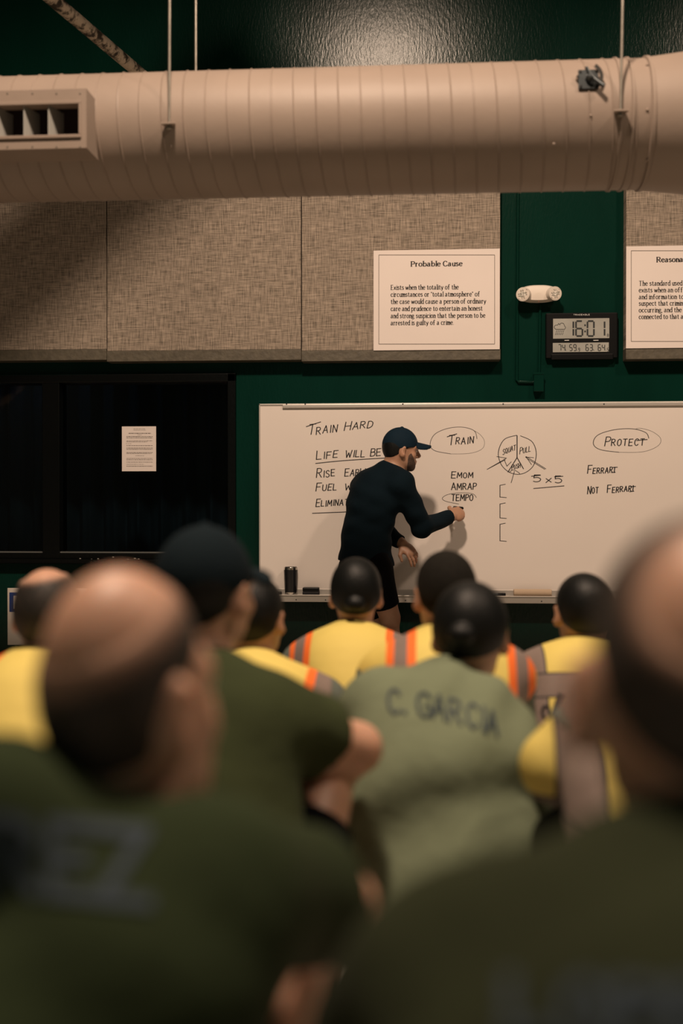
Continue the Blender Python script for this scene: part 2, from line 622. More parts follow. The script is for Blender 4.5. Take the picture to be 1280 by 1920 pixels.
def hand(text, x0, y0, x1, y1, cap, small=0.78, slant=0.16, seed=1):
    rnd = random.Random(seed)
    pl, wd = text_polys(text, UP, cap, space=0.62, gap=0.2, small=small, jitter=0.05, rnd=rnd)
    return Word(text, place(pl, wd, x0, y0, x1, y1, slant))


def serif(text, x0, y0, x1, y1, cap, thick, thin, Y, mb, bold=False):
    pl, wd = text_polys(text, LOW, cap, space=0.3, gap=0.14)
    pp = place(pl, wd, x0, y0, x1, y1)
    px_ink(pp, Y, lambda t: thin + (thick - thin) * abs(t[1]) ** 1.5, mb)
    sw = cap * (0.16 if bold else 0.13)
    for k, l in pp:
        if k == 'l' and len(l) == 2 and abs(l[0][0] - l[1][0]) < 0.08 * cap and abs(l[0][1] - l[1][1]) > 0.3 * cap:
            for e in l:
                px_ink([('l', [e - np.array((sw, 0)), e + np.array((sw, 0))])], Y, lambda t: thin, mb)


# ================================================================== SDF bodies
class SDF:
    def __init__(s, lo, hi, h):
        s.h = h
        s.lo = np.array(lo, float)
        s.n = np.ceil((np.array(hi, float) - s.lo) / h).astype(int) + 1
        s.ax = [(s.lo[i] + h * np.arange(s.n[i])).astype(np.float32) for i in range(3)]
        s.f = np.full(s.n, 0.5, np.float32)

    def sl(s, lo, hi):
        out = []
        for i in range(3):
            a = int(max(0, math.floor((lo[i] - s.lo[i]) / s.h)))
            b = int(min(s.n[i], math.ceil((hi[i] - s.lo[i]) / s.h) + 1))
            if b <= a:
                return None
            out.append(slice(a, b))
        return tuple(out)

    def grid(s, q):
        return (s.ax[0][q[0]][:, None, None], s.ax[1][q[1]][None, :, None], s.ax[2][q[2]][None, None, :])

    def put(s, fn, lo, hi, k, mode='add'):
        m = k + 3 * s.h
        q = s.sl(np.array(lo) - m, np.array(hi) + m)
        if q is None:
            return
        d = fn(*s.grid(q)).astype(np.float32)
        a = s.f[q]
        if mode == 'sub':
            d = -d
            if k > 0:
                hh = np.maximum(k - np.abs(a - d), 0) / k
                s.f[q] = np.maximum(a, d) + hh * hh * k * 0.25
            else:
                s.f[q] = np.maximum(a, d)
            return
        if k > 0:
            hh = np.maximum(k - np.abs(a - d), 0) / k
            s.f[q] = np.minimum(a, d) - hh * hh * k * 0.25
        else:
            s.f[q] = np.minimum(a, d)

    def cone(s, a, b, r1, r2, k=0.02, flat=False, mode='add'):
        a, b = np.array(a, float), np.array(b, float)
        ba = b - a
        L2 = float(ba @ ba) + 1e-12
        R = max(r1, r2)

        def fn(X, Y, Z):
            px, py, pz = X - a[0], Y - a[1], Z - a[2]
            t = (px * ba[0] + py * ba[1] + pz * ba[2]) / L2
            tc = np.clip(t, 0, 1)
            d = np.sqrt((px - ba[0] * tc) ** 2 + (py - ba[1] * tc) ** 2 + (pz - ba[2] * tc) ** 2) - (r1 + (r2 - r1) * tc)
            if flat:
                d = np.maximum(d, (t - 1) * math.sqrt(L2))
            return d
        s.put(fn, np.minimum(a, b) - R, np.maximum(a, b) + R, k, mode)

    def ell(s, c, r, R=None, k=0.02, mode='add', cut=None):
        c, r = np.array(c, float), np.array(r, float)
        Rm = np.eye(3) if R is None else np.array(R, float)
        B = np.abs(Rm) @ r

        def fn(X, Y, Z):
            px, py, pz = X - c[0], Y - c[1], Z - c[2]
            q = [(Rm[0, i] * px + Rm[1, i] * py + Rm[2, i] * pz) for i in range(3)]
            k0 = np.sqrt((q[0] / r[0]) ** 2 + (q[1] / r[1]) ** 2 + (q[2] / r[2]) ** 2) + 1e-9
            k1 = np.sqrt((q[0] / r[0] ** 2) ** 2 + (q[1] / r[1] ** 2) ** 2 + (q[2] / r[2] ** 2) ** 2) + 1e-9
            d = k0 * (k0 - 1) / k1
            if cut is not None:
                d = np.maximum(d, cut(*q))
            return d
        s.put(fn, c - B, c + B, k, mode)

    def all(s, fn):
        s.f = fn(s.f, *s.grid((slice(None),) * 3)).astype(np.float32)

    def mesh(s, name):
        f = s.f
        f = f.copy()
        for i in range(3):
            sl0 = [slice(None)] * 3
            sl0[i] = 0
            f[tuple(sl0)] = 0.5
            sl0[i] = -1
            f[tuple(sl0)] = 0.5
        ins = f < 0
        c = [ins[a:ins.shape[0] - 1 + a, b:ins.shape[1] - 1 + b, d:ins.shape[2] - 1 + d] for a in (0, 1) for b in (0, 1) for d in (0, 1)]
        cnt = sum(q.astype(np.int8) for q in c)
        act = (cnt > 0) & (cnt < 8)
        I = np.argwhere(act)
        idx = np.full(act.shape, -1, np.int64)
        idx[tuple(I.T)] = np.arange(len(I))
        cor = {}
        for a in (0, 1):
            for b in (0, 1):
                for d in (0, 1):
                    cor[(a, b, d)] = f[I[:, 0] + a, I[:, 1] + b, I[:, 2] + d]
        acc = np.zeros((len(I), 3))
        n = np.zeros(len(I))
        for p in cor:
            for ax in range(3):
                if p[ax]:
                    continue
                q = list(p)
                q[ax] = 1
                u, v = cor[p], cor[tuple(q)]
                x = (u < 0) != (v < 0)
                t = np.where(x, u / np.where(x, u - v, 1), 0)
                pos = np.tile(np.array(p, float), (len(I), 1))
                pos[:, ax] += t
                acc[x] += pos[x]
                n[x] += 1
        V = (I + acc / n[:, None]) * s.h + s.lo
        F = []
        for ax in range(3):
            a1, a2 = (ax + 1) % 3, (ax + 2) % 3
            s0 = [slice(None)] * 3
            s1 = [slice(None)] * 3
            s0[ax] = slice(0, -1)
            s1[ax] = slice(1, None)
            x = ins[tuple(s0)] != ins[tuple(s1)]
            E = np.argwhere(x)
            E = E[(E[:, a1] > 0) & (E[:, a2] > 0)]
            E = E[(E[:, a1] < f.shape[a1] - 1) & (E[:, a2] < f.shape[a2] - 1)]
            flip = ins[tuple(E.T)]
            q = []
            for d1, d2 in ((1, 1), (0, 1), (0, 0), (1, 0)):
                e = E.copy()
                e[:, a1] -= d1
                e[:, a2] -= d2
                q.append(idx[tuple(e.T)])
            q = np.stack(q, 1)
            q[~flip] = q[~flip][:, ::-1]
            F.append(q[(q >= 0).all(1)])
        F = np.concatenate(F)
        me = bpy.data.meshes.new(name)
        me.vertices.add(len(V))
        me.vertices.foreach_set('co', V.astype(np.float32).ravel())
        me.loops.add(len(F) * 4)
        me.loops.foreach_set('vertex_index', F.astype(np.int32).ravel())
        me.polygons.add(len(F))
        me.polygons.foreach_set('loop_start', np.arange(0, len(F) * 4, 4, dtype=np.int32))
        me.polygons.foreach_set('use_smooth', np.ones(len(F), bool))
        me.update(calc_edges=True)
        me.validate()
        return me


def rot(yaw=0.0, pitch=0.0, roll=0.0):
    """yaw: clockwise seen from above (to the right); pitch: up; roll: right side down. degrees."""
    y, p, r = -math.radians(yaw), math.radians(pitch), math.radians(roll)
    Rz = np.array([[math.cos(y), -math.sin(y), 0], [math.sin(y), math.cos(y), 0], [0, 0, 1]])
    Rx = np.array([[1, 0, 0], [0, math.cos(p), -math.sin(p)], [0, math.sin(p), math.cos(p)]])
    Ry = np.array([[math.cos(r), 0, math.sin(r)], [0, 1, 0], [-math.sin(r), 0, math.cos(r)]])
    return Rz @ Rx @ Ry


class Head:
    """frame of a head: centre between the ears, R columns = right, forward, up."""

    def __init__(s, c, R, sx=1.0, sz=1.0):
        s.c, s.R, s.s = np.array(c, float), R, np.array([sx, sx, sz])

    def p(s, x, y, z):
        return s.c + s.R @ (np.array([x, y, z]) * s.s)

    def r(s, r):
        return np.array(r) * s.s


def head_prims(f, h, off=0.0):
    o = np.array([off] * 3)
    f.ell(h.p(0, -.014, .042), h.r((.076, .098, .088)) + o, h.R, k=0.01)
    f.ell(h.p(0, -.035, .005), h.r((.068, .070, .072)) + o, h.R, k=0.03)


def face_prims(f, h, ear=1.0):
    ex = .079 + .006 * ear * ear - .002
    f.ell(h.p(0, .030, -.008), h.r((.062, .062, .085)), h.R, k=0.03)
    f.ell(h.p(0, .040, -.062), h.r((.052, .048, .044)), h.R, k=0.03)
    f.ell(h.p(0, .072, -.092), h.r((.022, .018, .018)), h.R, k=0.025)
    for sgn in (-1, 1):
        f.cone(h.p(sgn * .012, .084, .032), h.p(sgn * .045, .072, .030), .011, .010, k=0.02)
        f.ell(h.p(sgn * .042, .062, -.018), h.r((.022, .02, .02)), h.R, k=0.02)
        f.ell(h.p(sgn * .032, .094, .012), h.r((.017, .014, .011)), h.R, k=0.012, mode='sub')
        f.ell(h.p(sgn * .031, .076, .012), h.r((.0135, .0135, .0125)), h.R, k=0.006)
        f.ell(h.p(sgn * ex, -.006, .0), h.r((.010 * ear, .021 * ear, .034 * (1 + (ear - 1) * .4))), h.R @ rot(0, -12, 0) @ rot(-sgn * -32), k=0.012)
        f.ell(h.p(sgn * (ex + .009 * ear), .003, .004), h.r((.007, .010, .018)), h.R, k=0.008, mode='sub')
        f.ell(h.p(sgn * .079, .002, -.027), h.r((.008, .010, .012)), h.R, k=0.01)
        f.ell(h.p(sgn * .011, .101, -.024), h.r((.009, .010, .008)), h.R, k=0.01)
    f.cone(h.p(0, .088, .022), h.p(0, .112, -.016), .008, .012, k=0.014)
    f.ell(h.p(0, .090, -.052), h.r((.024, .012, .008)), h.R, k=0.008)
    f.ell(h.p(0, .088, -.066), h.r((.020, .012, .008)), h.R, k=0.008)


def hand_prims(f, wr, d, n, side, curl, thumb_in=0.3, spread=1.0, sc=1.0):
    """wr wrist, d finger direction, n back-of-hand normal, side: +1 if thumb lies along d x n."""
    d = np.array(d, float)
    d /= np.linalg.norm(d)
    n = np.array(n, float)
    n -= d * (n @ d)
    n /= np.linalg.norm(n)
    t = np.cross(d, n) * side
    wr = np.array(wr, float)
    R = np.stack([t, d, n], 1)
    f.ell(wr + d * .050 * sc, np.array((.041, .052, .017)) * sc, R, k=0.012)
    f.ell(wr + d * .035 * sc + t * .022 * sc - n * .006, np.array((.02, .034, .016)) * sc, R, k=0.012)
    tips = []
    for j, (off, ln) in enumerate(((.029, .072), (.010, .080), (-.010, .075), (-.028, .060))):
        p = wr + d * (.086 - .006 * abs(j - 1)) * sc + t * off * sc
        c0 = curl[j] if isinstance(curl, (list, tuple)) else curl
        a = 0.0
        dd = d + t * off * 3.5 * spread
        dd /= np.linalg.norm(dd)
        r = .0095 * sc
        for q, fr in enumerate((.45, .32, .23)):
            a += math.radians(c0 * (0.8, 1.0, 0.7)[q])
            v = dd * math.cos(a) - n * math.sin(a)
            p2 = p + v * ln * fr * sc
            f.cone(p, p2, r, r * .92, k=0.004)
            p, r = p2, r * .92
        tips.append(p)
    p = wr + d * .028 * sc + t * .030 * sc - n * .004
    v = t * .75 + d * .65 - n * thumb_in
    v /= np.linalg.norm(v)
    p2 = p + v * .040 * sc
    f.cone(p, p2, .013 * sc, .011 * sc, k=0.01)
    v = t * .25 + d * .9 - n * (thumb_in + .15)
    v /= np.linalg.norm(v)
    f.cone(p2, p2 + v * .034 * sc, .011 * sc, .009 * sc, k=0.006)
    return tips


def eyes(h, root, Y2L=None):
    for sgn in (-1, 1):
        c = h.p(sgn * .031, .0795, .012)
        me = bpy.data.meshes.new('eye')
        mb = MB()
        mb.ell(c, (.0118,) * 3, None, 14, 8)
        k = len(mb.f)
        mb.ell(h.p(sgn * .031, .0865, .012), (.0058,) * 3, None, 10, 6)
        me.from_pydata(mb.v, [], mb.f)
        me.materials.append(M['eye'])
        me.materials.append(M['iris'])
        me.polygons.foreach_set('material_index', [0] * k + [1] * (len(mb.f) - k))
        link('eye', me, None, root, True)


def bez(a, c, b, t):
    return (1 - t) ** 2 * a + 2 * t * (1 - t) * c + t * t * b


FOLD = {}


def thin_mat(hn, sn):
    """thinning hair: cropped hair whose density runs out towards the bald crown (a property of the scalp)."""
    key = hn + sn
    if key in M:
        return M[key]
    m, t, b = nt('thinning_' + hn)
    b.inputs['Roughness'].default_value = .7
    a = t.nodes.new('ShaderNodeAttribute')
    a.attribute_name = 'hair_fill'
    n = t.nodes.new('ShaderNodeTexNoise')
    n.inputs['Scale'].default_value = 160
    n.inputs['Detail'].default_value = 3
    tc = t.nodes.new('ShaderNodeTexCoord')
    t.links.new(tc.outputs['Object'], n.inputs['Vector'])
    ad = t.nodes.new('ShaderNodeMath')
    ad.operation = 'MULTIPLY_ADD'
    ad.inputs[1].default_value = .5
    t.links.new(n.outputs[0], ad.inputs[0])
    sb = t.nodes.new('ShaderNodeMath')
    sb.operation = 'SUBTRACT'
    sb.use_clamp = True
    sb.inputs[1].default_value = .25
    t.links.new(ad.outputs[0], sb.inputs[0])
    t.links.new(a.outputs['Fac'], ad.inputs[2])
    mx = t.nodes.new('ShaderNodeMix')
    mx.data_type = 'RGBA'
    t.links.new(sb.outputs[0], mx.inputs[0])
    for i, nm in ((6, sn), (7, hn)):
        src = M[nm].node_tree.nodes['Principled BSDF'].inputs['Base Color'].default_value
        mx.inputs[i].default_value = src
    t.links.new(mx.outputs[2], b.inputs['Base Color'])
    M[key] = m
    return m


def seated(spec):
    """A seated figure seen mostly from behind. Everything is built in its own frame: x right, y ahead, z up."""
    Y = spec['Y']
    sx, sz = spec.get('sx', 1.0), spec.get('sz', 1.0)
    top = P(*spec['top'], Y)
    hc = np.array([top[0], Y, top[2] - (.131 * sz + spec.get('hairup', .004))])
    yaw = spec.get('byaw', 0.0)
    lean = spec.get('lean', .28)
    hz = spec.get('hz', .37)
    hipx = P(spec.get('hip', spec['top'][0]), 1400, Y - lean)[0]
    root = thing('person', spec['label'], 'person', (hipx, Y - lean, 0), 0.0)
    org = np.array([hipx, Y - lean, 0])
    Rb = rot(yaw)

    def L(p):
        return np.array(p, float) - org

    def J(px, py, yy):
        return L(P(px, py, yy))

    hc = hc - org
    HR = rot(spec.get('yaw', 0), spec.get('pitch', 0), spec.get('roll', 0))
    h = Head(hc, HR, sx, sz)
    hip = np.array([0, 0, hz])
    c7 = hc + np.array([0, -.052, -.155 * sz]) + np.array(spec.get('c7', (0, 0, 0)))
    ctl = (hip + c7) / 2 + np.array([0, -spec.get('hunch', .07), .05])
    bw = spec.get('bw', 1.0)
    sw = spec.get('sw', .178)
    T = lambda t: bez(hip, ctl, c7, t)

    def TR(t):
        d = T(min(1, t + .05)) - T(max(0, t - .05))
        d /= np.linalg.norm(d)
        return Rb @ rot(0, -math.degrees(math.atan2(d[1], d[2])), 0)

    shc = T(.90)
    sh = {}
    for s_, nm in ((-1, 'l'), (1, 'r')):
        sh[nm] = J(*spec['sh' + nm]) if 'sh' + nm in spec else shc + Rb @ np.array([s_ * sw, .035, -.035])
    el, wr, kn, an = {}, {}, {}, {}
    for s_, nm in ((-1, 'l'), (1, 'r')):
        kn[nm] = J(*spec['kn' + nm]) if 'kn' + nm in spec else np.array([s_ * spec.get('kw', .11), spec.get('kf', .31), hz + .13])
        an[nm] = np.array([kn[nm][0] * .9, kn[nm][1] - .06, .09])
        if 'el' + nm in spec:
            el[nm] = J(*spec['el' + nm])
        else:
            el[nm] = sh[nm] + np.array([s_ * .02, .14, -.23])
        if 'wr' + nm in spec:
            wr[nm] = J(*spec['wr' + nm])
        else:
            d = kn[nm] + np.array([-s_ * .04, .0, .10]) - el[nm]
            wr[nm] = el[nm] + d / np.linalg.norm(d) * .25
    for nm in 'lr':
        for a, b_, mx in ((sh, el, .31), (el, wr, .27)):
            d = b_[nm] - a[nm]
            n = np.linalg.norm(d)
            if n > mx and (('el' + nm) not in spec or a is el):
                b_[nm] = a[nm] + d / n * mx

    pts = np.array([hip, c7, hc] + [q[nm] for q in (sh, el, wr, kn, an) for nm in 'lr'])
    lo = pts.min(0) - .21
    hi = pts.max(0) + .21
    lo[2] = max(lo[2], -.01)

    def torso(f, o=0.0, full=True, trap=True):
        f.ell(T(.02) + np.array([0, 0, .0]), (.165 * bw + o, .125 + o, .115 + o), TR(.1), k=.05)
        f.ell(T(.30), (.148 * bw + o, .108 + o, .14 + o), TR(.3), k=.06)
        f.ell(T(.60), (.165 * bw + o, .122 + o, .175 + o), TR(.6), k=.06)
        f.ell(T(.80), (.165 * bw + o, .105 + o, .11 + o), TR(.8), k=.05)
        f.cone(sh['l'], T(.92), .058 + o, .062 + o, k=.05)
        f.cone(sh['r'], T(.92), .058 + o, .062 + o, k=.05)
        if trap:
            for nm in 'lr':
                f.cone(c7 * .8 + hc * .2 + np.array([0, .0, -.02]), sh[nm] * .75 + c7 * .25 + np.array([0, -.01, .012]), .045 + o, .042 + o, k=.05)

    # ---- body
    f = SDF(lo, hi, spec.get('res', .0075))
    head_prims(f, h)
    face_prims(f, h, spec.get('ear', 1.0))
    f.cone(c7 + np.array([0, .01, -.03]), h.p(0, -.018, -.05), .060 * sx, .056 * sx, k=.03)
    torso(f)
    for nm, s_ in (('l', -1), ('r', 1)):
        ar = spec.get('arm', 1.0)
        f.cone(sh[nm], el[nm], .052 * ar, .043 * ar, k=.03)
        f.cone(el[nm], el[nm] * .6 + wr[nm] * .4, .043 * ar, .044 * ar, k=.02)
        f.cone(el[nm] * .6 + wr[nm] * .4, wr[nm], .043 * ar, .029 * ar, k=.02)
        d = wr[nm] - el[nm]
        hand_prims(f, wr[nm], d + np.array([0, .1, -.12]), np.array([0, -.2, 1.0]), -s_, 28)
        hp = hip + np.array([s_ * .095, .02, -.01])
        f.cone(hp, kn[nm], .092, .062, k=.04)
        f.cone(kn[nm], an[nm], .058, .040, k=.02)
        f.cone(kn[nm] * .65 + an[nm] * .35 + np.array([0, -.02, 0]), kn[nm] * .4 + an[nm] * .6, .052, .040, k=.03)
        f.cone(an[nm], an[nm] + np.array([0, .14, -.045]), .038, .03, k=.02)
    body = link('body', f.mesh('body'), M[spec.get('skin', 'skin')], root)
    eyes(h, root)

    # ---- trousers / shorts
    f = SDF(lo, hi, .009)
    f.ell(T(.02), (.178 * bw, .138, .115), TR(.1), k=.05)
    f.ell(T(.18), (.165 * bw, .128, .06), TR(.2), k=.05)
    for nm, s_ in (('l', -1), ('r', 1)):
        hp = hip + np.array([s_ * .095, .02, -.01])
        if spec.get('shorts'):
            f.cone(hp, hp * .2 + kn[nm] * .8, .108, .086, k=.04, flat=True)
        else:
            f.cone(hp, kn[nm], .105, .074, k=.04)
            f.cone(kn[nm], an[nm], .072, .058, k=.02, flat=True)
    link('shorts' if spec.get('shorts') else 'trousers', f.mesh('trousers'), M[spec.get('legmat', 'denim')], root)
    for nm, s_ in (('l', -1), ('r', 1)):
        f = SDF(an[nm] - .13, an[nm] + np.array([.13, .26, .1]), .008)
        f.cone(an[nm] + np.array([0, -.02, -.045]), an[nm] + np.array([0, .15, -.05]), .043, .038, k=.02)
        f.cone(an[nm] + np.array([0, 0, .03]), an[nm] + np.array([0, 0, -.04]), .048, .048, k=.02)
        f.all(lambda a, X, Y_, Z: np.maximum(a, .002 - Z))
        link('shoe', f.mesh('shoe'), M['shoe'], root)

    # ---- shirt
    f = SDF(lo, hi, spec.get('sres', .0075))
    o = spec.get('loose', .016)
    torso(f, o)
    sl = spec.get('sleeve', .55)
    for nm in 'lr':
        ar = spec.get('arm', 1.0)
        if sl <= 1:
            f.cone(sh[nm], sh[nm] * (1 - sl) + el[nm] * sl, .056 * ar + o, (.052 + .012) * ar + o * spec.get('flare', 1.0), k=.04, flat=True)
        else:
            f.cone(sh[nm], el[nm], .056 * ar + o, .052 * ar + o, k=.04)
            f.cone(el[nm], el[nm] * .12 + wr[nm] * .88, .050 * ar + o, .036 * ar + o * .7, k=.02, flat=True)
    f.ell(c7 + np.array([0, .0, .02]), (.072 * sx, .070, .035), TR(.95), k=.03)
    if spec.get('drape'):
        for q in (-.065, 0, .065):
            f.cone(T(.62) + np.array([q, -.01, -.02]), hip + np.array([q * 1.1, -.065, -.03]), .125, .135, k=.05)
    fold = spec.get('fold')
    if fold:
        f.all(lambda a, X, Y_, Z: a + fold(X, Y_, Z, T))
    f.all(lambda a, X, Y_, Z: np.maximum(a, (hz - .10) - Z))
    if spec.get('neckcut', True):
        f.ell(h.p(0, .01, -.05), (.085, .10, .085), h.R, k=.01, mode='sub')
    shirt = link(spec.get('shirtname', 'shirt'), f.mesh('shirt'), M[spec.get('shirt', 'olive')], root)

    # ---- vest
    vest = None
    if 'vest' in spec:
        f = SDF(lo, hi, .0075)
        torso(f, o + .010)
        if spec.get('vsleeve'):
            vs_ = spec['vsleeve']
            for nm in 'lr':
                if vs_ <= 1:
                    f.cone(sh[nm], sh[nm] * (1 - vs_) + el[nm] * vs_, .066 + o, .068 + o, k=.04, flat=True)
                else:
                    f.cone(sh[nm], el[nm], .054 + o, .058 + o, k=.04)
                    f.cone(el[nm], el[nm] * .15 + wr[nm] * .85, .050 + o, .042 + o, k=.02, flat=True)
        else:
            hw = spec.get('vw', .225)
            cx = (sh['l'][0] + sh['r'][0]) / 2
            f.all(lambda a, X, Y_, Z: np.maximum(a, np.abs(X - cx) - hw))
        f.ell(h.p(0, .02, -.045), (.080 * sx, .10, .09), h.R, k=.015, mode='sub')
        f.all(lambda a, X, Y_, Z: np.maximum(a + .004 * np.sin(17 * X + 9 * Z) * np.sin(11 * Z - 5 * X), (hz + .0) - Z))
        vest = link(spec.get('vestname', 'safety_vest'), f.mesh('vest'), spec['vest'], root)

    # ---- hair
    hk = spec.get('hair', 'crop')
    if hk:
        f = SDF(h.c - .19, h.c + .19, .0045)
        th = spec.get('hairth', .006)
        head_prims(f, h, th)
        Rt = h.R.T

        def loc(X, Y_, Z):
            px, py, pz = X - h.c[0], Y_ - h.c[1], Z - h.c[2]
            return [(Rt[i, 0] * px + Rt[i, 1] * py + Rt[i, 2] * pz) / h.s[i] for i in range(3)]

        def hair(a, X, Y_, Z):
            x, y, z = loc(X, Y_, Z)
            line = -.062 + np.clip(y + .085, 0, 1) * .80
            nape = spec.get('nape', 0.0)
            a = np.maximum(a, (line + nape - z) * .7)
            a = np.maximum(a, ((x / .077) ** 2 * 0 + .030 - np.sqrt((y + .002) ** 2 + (z + .010) ** 2)) * np.where(np.abs(x) > .05, 1, -1) - 10 * (np.abs(x) <= .05))
            if 'bald' in spec:
                bx, by, bz, rx, ry, rz = spec['bald']
                er = np.sqrt(((x - bx) / rx) ** 2 + ((y - by) / ry) ** 2 + ((z - bz) / rz) ** 2)
                a = a + (th + .0006) * np.clip(1 - (er - 1) / .22, 0, 1)
                e = (1 - er) * min(rx, ry, rz)
                a = np.maximum(a, e)
            return a
        f.all(hair)
        if hk == 'bun':
            f.ell(h.p(*spec.get('bun', (0, -.118, -.005))), (.032, .024, .026), h.R, k=.008)
        hm = f.mesh('hair')
        if 'bald' in spec:
            bx, by, bz, rx, ry, rz = spec['bald']
            vv = np.empty(len(hm.vertices) * 3, np.float32)
            hm.vertices.foreach_get('co', vv)
            vv = vv.reshape(-1, 3)
            x, y, z = loc(vv[:, 0], vv[:, 1], vv[:, 2])
            e = np.sqrt(((x - bx) / rx) ** 2 + ((y - by) / ry) ** 2 + ((z - bz) / rz) ** 2)
            at = hm.attributes.new('hair_fill', 'FLOAT', 'POINT')
            at.data.foreach_set('value', np.clip((e - 1) / spec.get('fade', .45), 0, 1).astype(np.float32))
            link('hair', hm, thin_mat(spec.get('hairmat', 'stubble'), spec.get('skin', 'skin')), root)
        else:
            link('hair', hm, M[spec.get('hairmat', 'stubble')], root)
    if spec.get('cap'):
        cap_mesh(h, root, spec['cap'])
    spec.update(root=root, head=h, shirt_ob=shirt, vest_ob=vest, J=J, org=org, hip=hip)
    # ---- stool
    st = thing('stool', 'low black stool under the ' + spec['short'], 'stool', (org[0], org[1] + .02, 0))
    z = hz - .145
    MB().box((org[0] - .17, org[1] - .13, z - .035), (org[0] + .17, org[1] + .17, z), .008).build('seat', M['stool'], st)
    for ax in (-1, 1):
        for ay in (-1, 1):
            MB().tube([(org[0] + ax * .14, org[1] + .02 + ay * .12, z - .03), (org[0] + ax * .15, org[1] + .02 + ay * .13, 0)], .012).build('leg', M['stool'], st, True)
    return spec


def cap_mesh(h, root, m, brim=True, res=.004):
    f = SDF(h.c - .24, h.c + .24, res)
    Rt = h.R.T
    f.ell(h.p(0, -.012, .035), h.r((.086, .109, .108)), h.R, k=.01)

    def cut(a, X, Y_, Z):
        px, py, pz = X - h.c[0], Y_ - h.c[1], Z - h.c[2]
        y = Rt[1, 0] * px + Rt[1, 1] * py + Rt[1, 2] * pz
        z = Rt[2, 0] * px + Rt[2, 1] * py + Rt[2, 2] * pz
        return np.maximum(a, (.022 + .16 * y) - z)
    f.all(cut)
    f.ell(h.p(0, -.012, .143), (.009, .009, .006), h.R, k=.004)
    cap = link('cap', f.mesh('cap'), m, root)
    if brim:
        f = SDF(h.c - .26, h.c + .26, res)

        def br(X, Y_, Z):
            px, py, pz = X - h.c[0], Y_ - h.c[1], Z - h.c[2]
            x, y, z = [(Rt[i, 0] * px + Rt[i, 1] * py + Rt[i, 2] * pz) for i in range(3)]
            zc = .058 - 5.0 * x * x - .12 * (y - .09)
            d = np.sqrt((x / .078) ** 2 + ((y - .095) / .082) ** 2)
            d = (d - 1) * .078
            return np.maximum(np.maximum(d, np.abs(z - zc) * .9 - .0060), .075 - y)
        f.put(br, h.c - .25, h.c + .25, 0)
        link('cap_brim', f.mesh('cap_brim'), m, cap)


def print_on(ob, polys, to_local, wfun, name, m, root, dirv=(0, 1, 0), step=.012, lift=.0025):
    """ink laid onto the cloth surface: every point of the lettering is dropped onto the mesh along dirv."""
    me = ob.data
    nv = len(me.vertices)
    co = np.empty(nv * 3, np.float32)
    me.vertices.foreach_get('co', co)
    vs = [Vector(v) for v in co.reshape(-1, 3)]
    tree = BVHTree.FromPolygons(vs, [tuple(p.vertices) for p in me.polygons])
    mb = MB()
    for kind, l in polys:
        for seg in split_corners(kind, l):
            if kind == 'l':
                n = max(2, int(np.linalg.norm(seg[1] - seg[0]) / step) + 1)
                d = (seg[1] - seg[0]) / max(1e-6, np.linalg.norm(seg[1] - seg[0]))
                a, b_ = seg[0] - d * wfun(d) * .45, seg[1] + d * wfun(d) * .45
                seg = [a + (b_ - a) * i / (n - 1) for i in range(n)]
            v2, fs = ribbon(seg, wfun)
            if not fs:
                continue
            v3, ok = [], True
            for v in v2:
                o_, d_ = to_local(v)
                d_ = Vector(d_).normalized()
                hit = tree.ray_cast(Vector(o_), d_)
                if hit[0] is None:
                    ok = False
                    break
                v3.append(hit[0] + (hit[1] if hit[1].dot(Vector(d_)) < 0 else -hit[1]) * lift)
            if ok:
                mb.add(v3, fs)
    m2 = bpy.data.meshes.new(name)
    m2.from_pydata(mb.v, [], mb.f)
    m2.update()
    return link(name, m2, m, root)


# ================================================================== SETTING
WY = 7.0
XL, XR, YB, ZC = -4.5, 5.5, -3.5, 6.9
wx1 = P(443, 880, WY)[0]
wz0, wz1 = P(200, 1049, WY)[2], P(200, 703, WY)[2]
wx0 = -3.6
mb = MB()
for lo, hi in (((XL, WY, 0), (XR, WY + .16, wz0)), ((XL, WY, wz1), (XR, WY + .16, ZC)),
               ((XL, WY, wz0), (wx0, WY + .16, wz1)), ((wx1, WY, wz0), (XR, WY + .16, wz1))):
    mb.box(lo, hi)
tag(mb.build('wall_front', M['wall']), kind='structure')
tag(MB().box((XL - .15, YB, 0), (XL, WY + .16, ZC)).build('wall_left', M['dark']), kind='structure')
tag(MB().box((XR, YB, 0), (XR + .15, WY + .16, ZC)).build('wall_right', M['dark']), kind='structure')
tag(MB().box((XL - .15, YB - .15, 0), (XR + .15, YB, ZC)).build('wall_back', M['dark']), kind='structure')
tag(MB().box((XL - .15, YB - .15, -.1), (XR + .15, WY + 1.6, 0)).build('floor', M['floor']), kind='structure')
tag(MB().box((XL - .15, YB - .15, ZC), (XR + .15, WY + .16, ZC + .1)).build('ceiling', M['dark']), kind='structure')
# adjoining dark room behind the window
mb = MB()
mb.box((-4.4, WY + 1.5, 0), (-.6, WY + 1.6, 2.6)).box((-4.4, WY + .16, 2.5), (-.6, WY + 1.6, 2.6))
mb.box((-4.5, WY + .16, 0), (-4.4, WY + 1.6, 2.6)).box((-.6, WY + .16, 0), (-.5, WY + 1.6, 2.6))
tag(mb.build('wall_beyond', M['dark']), kind='structure')

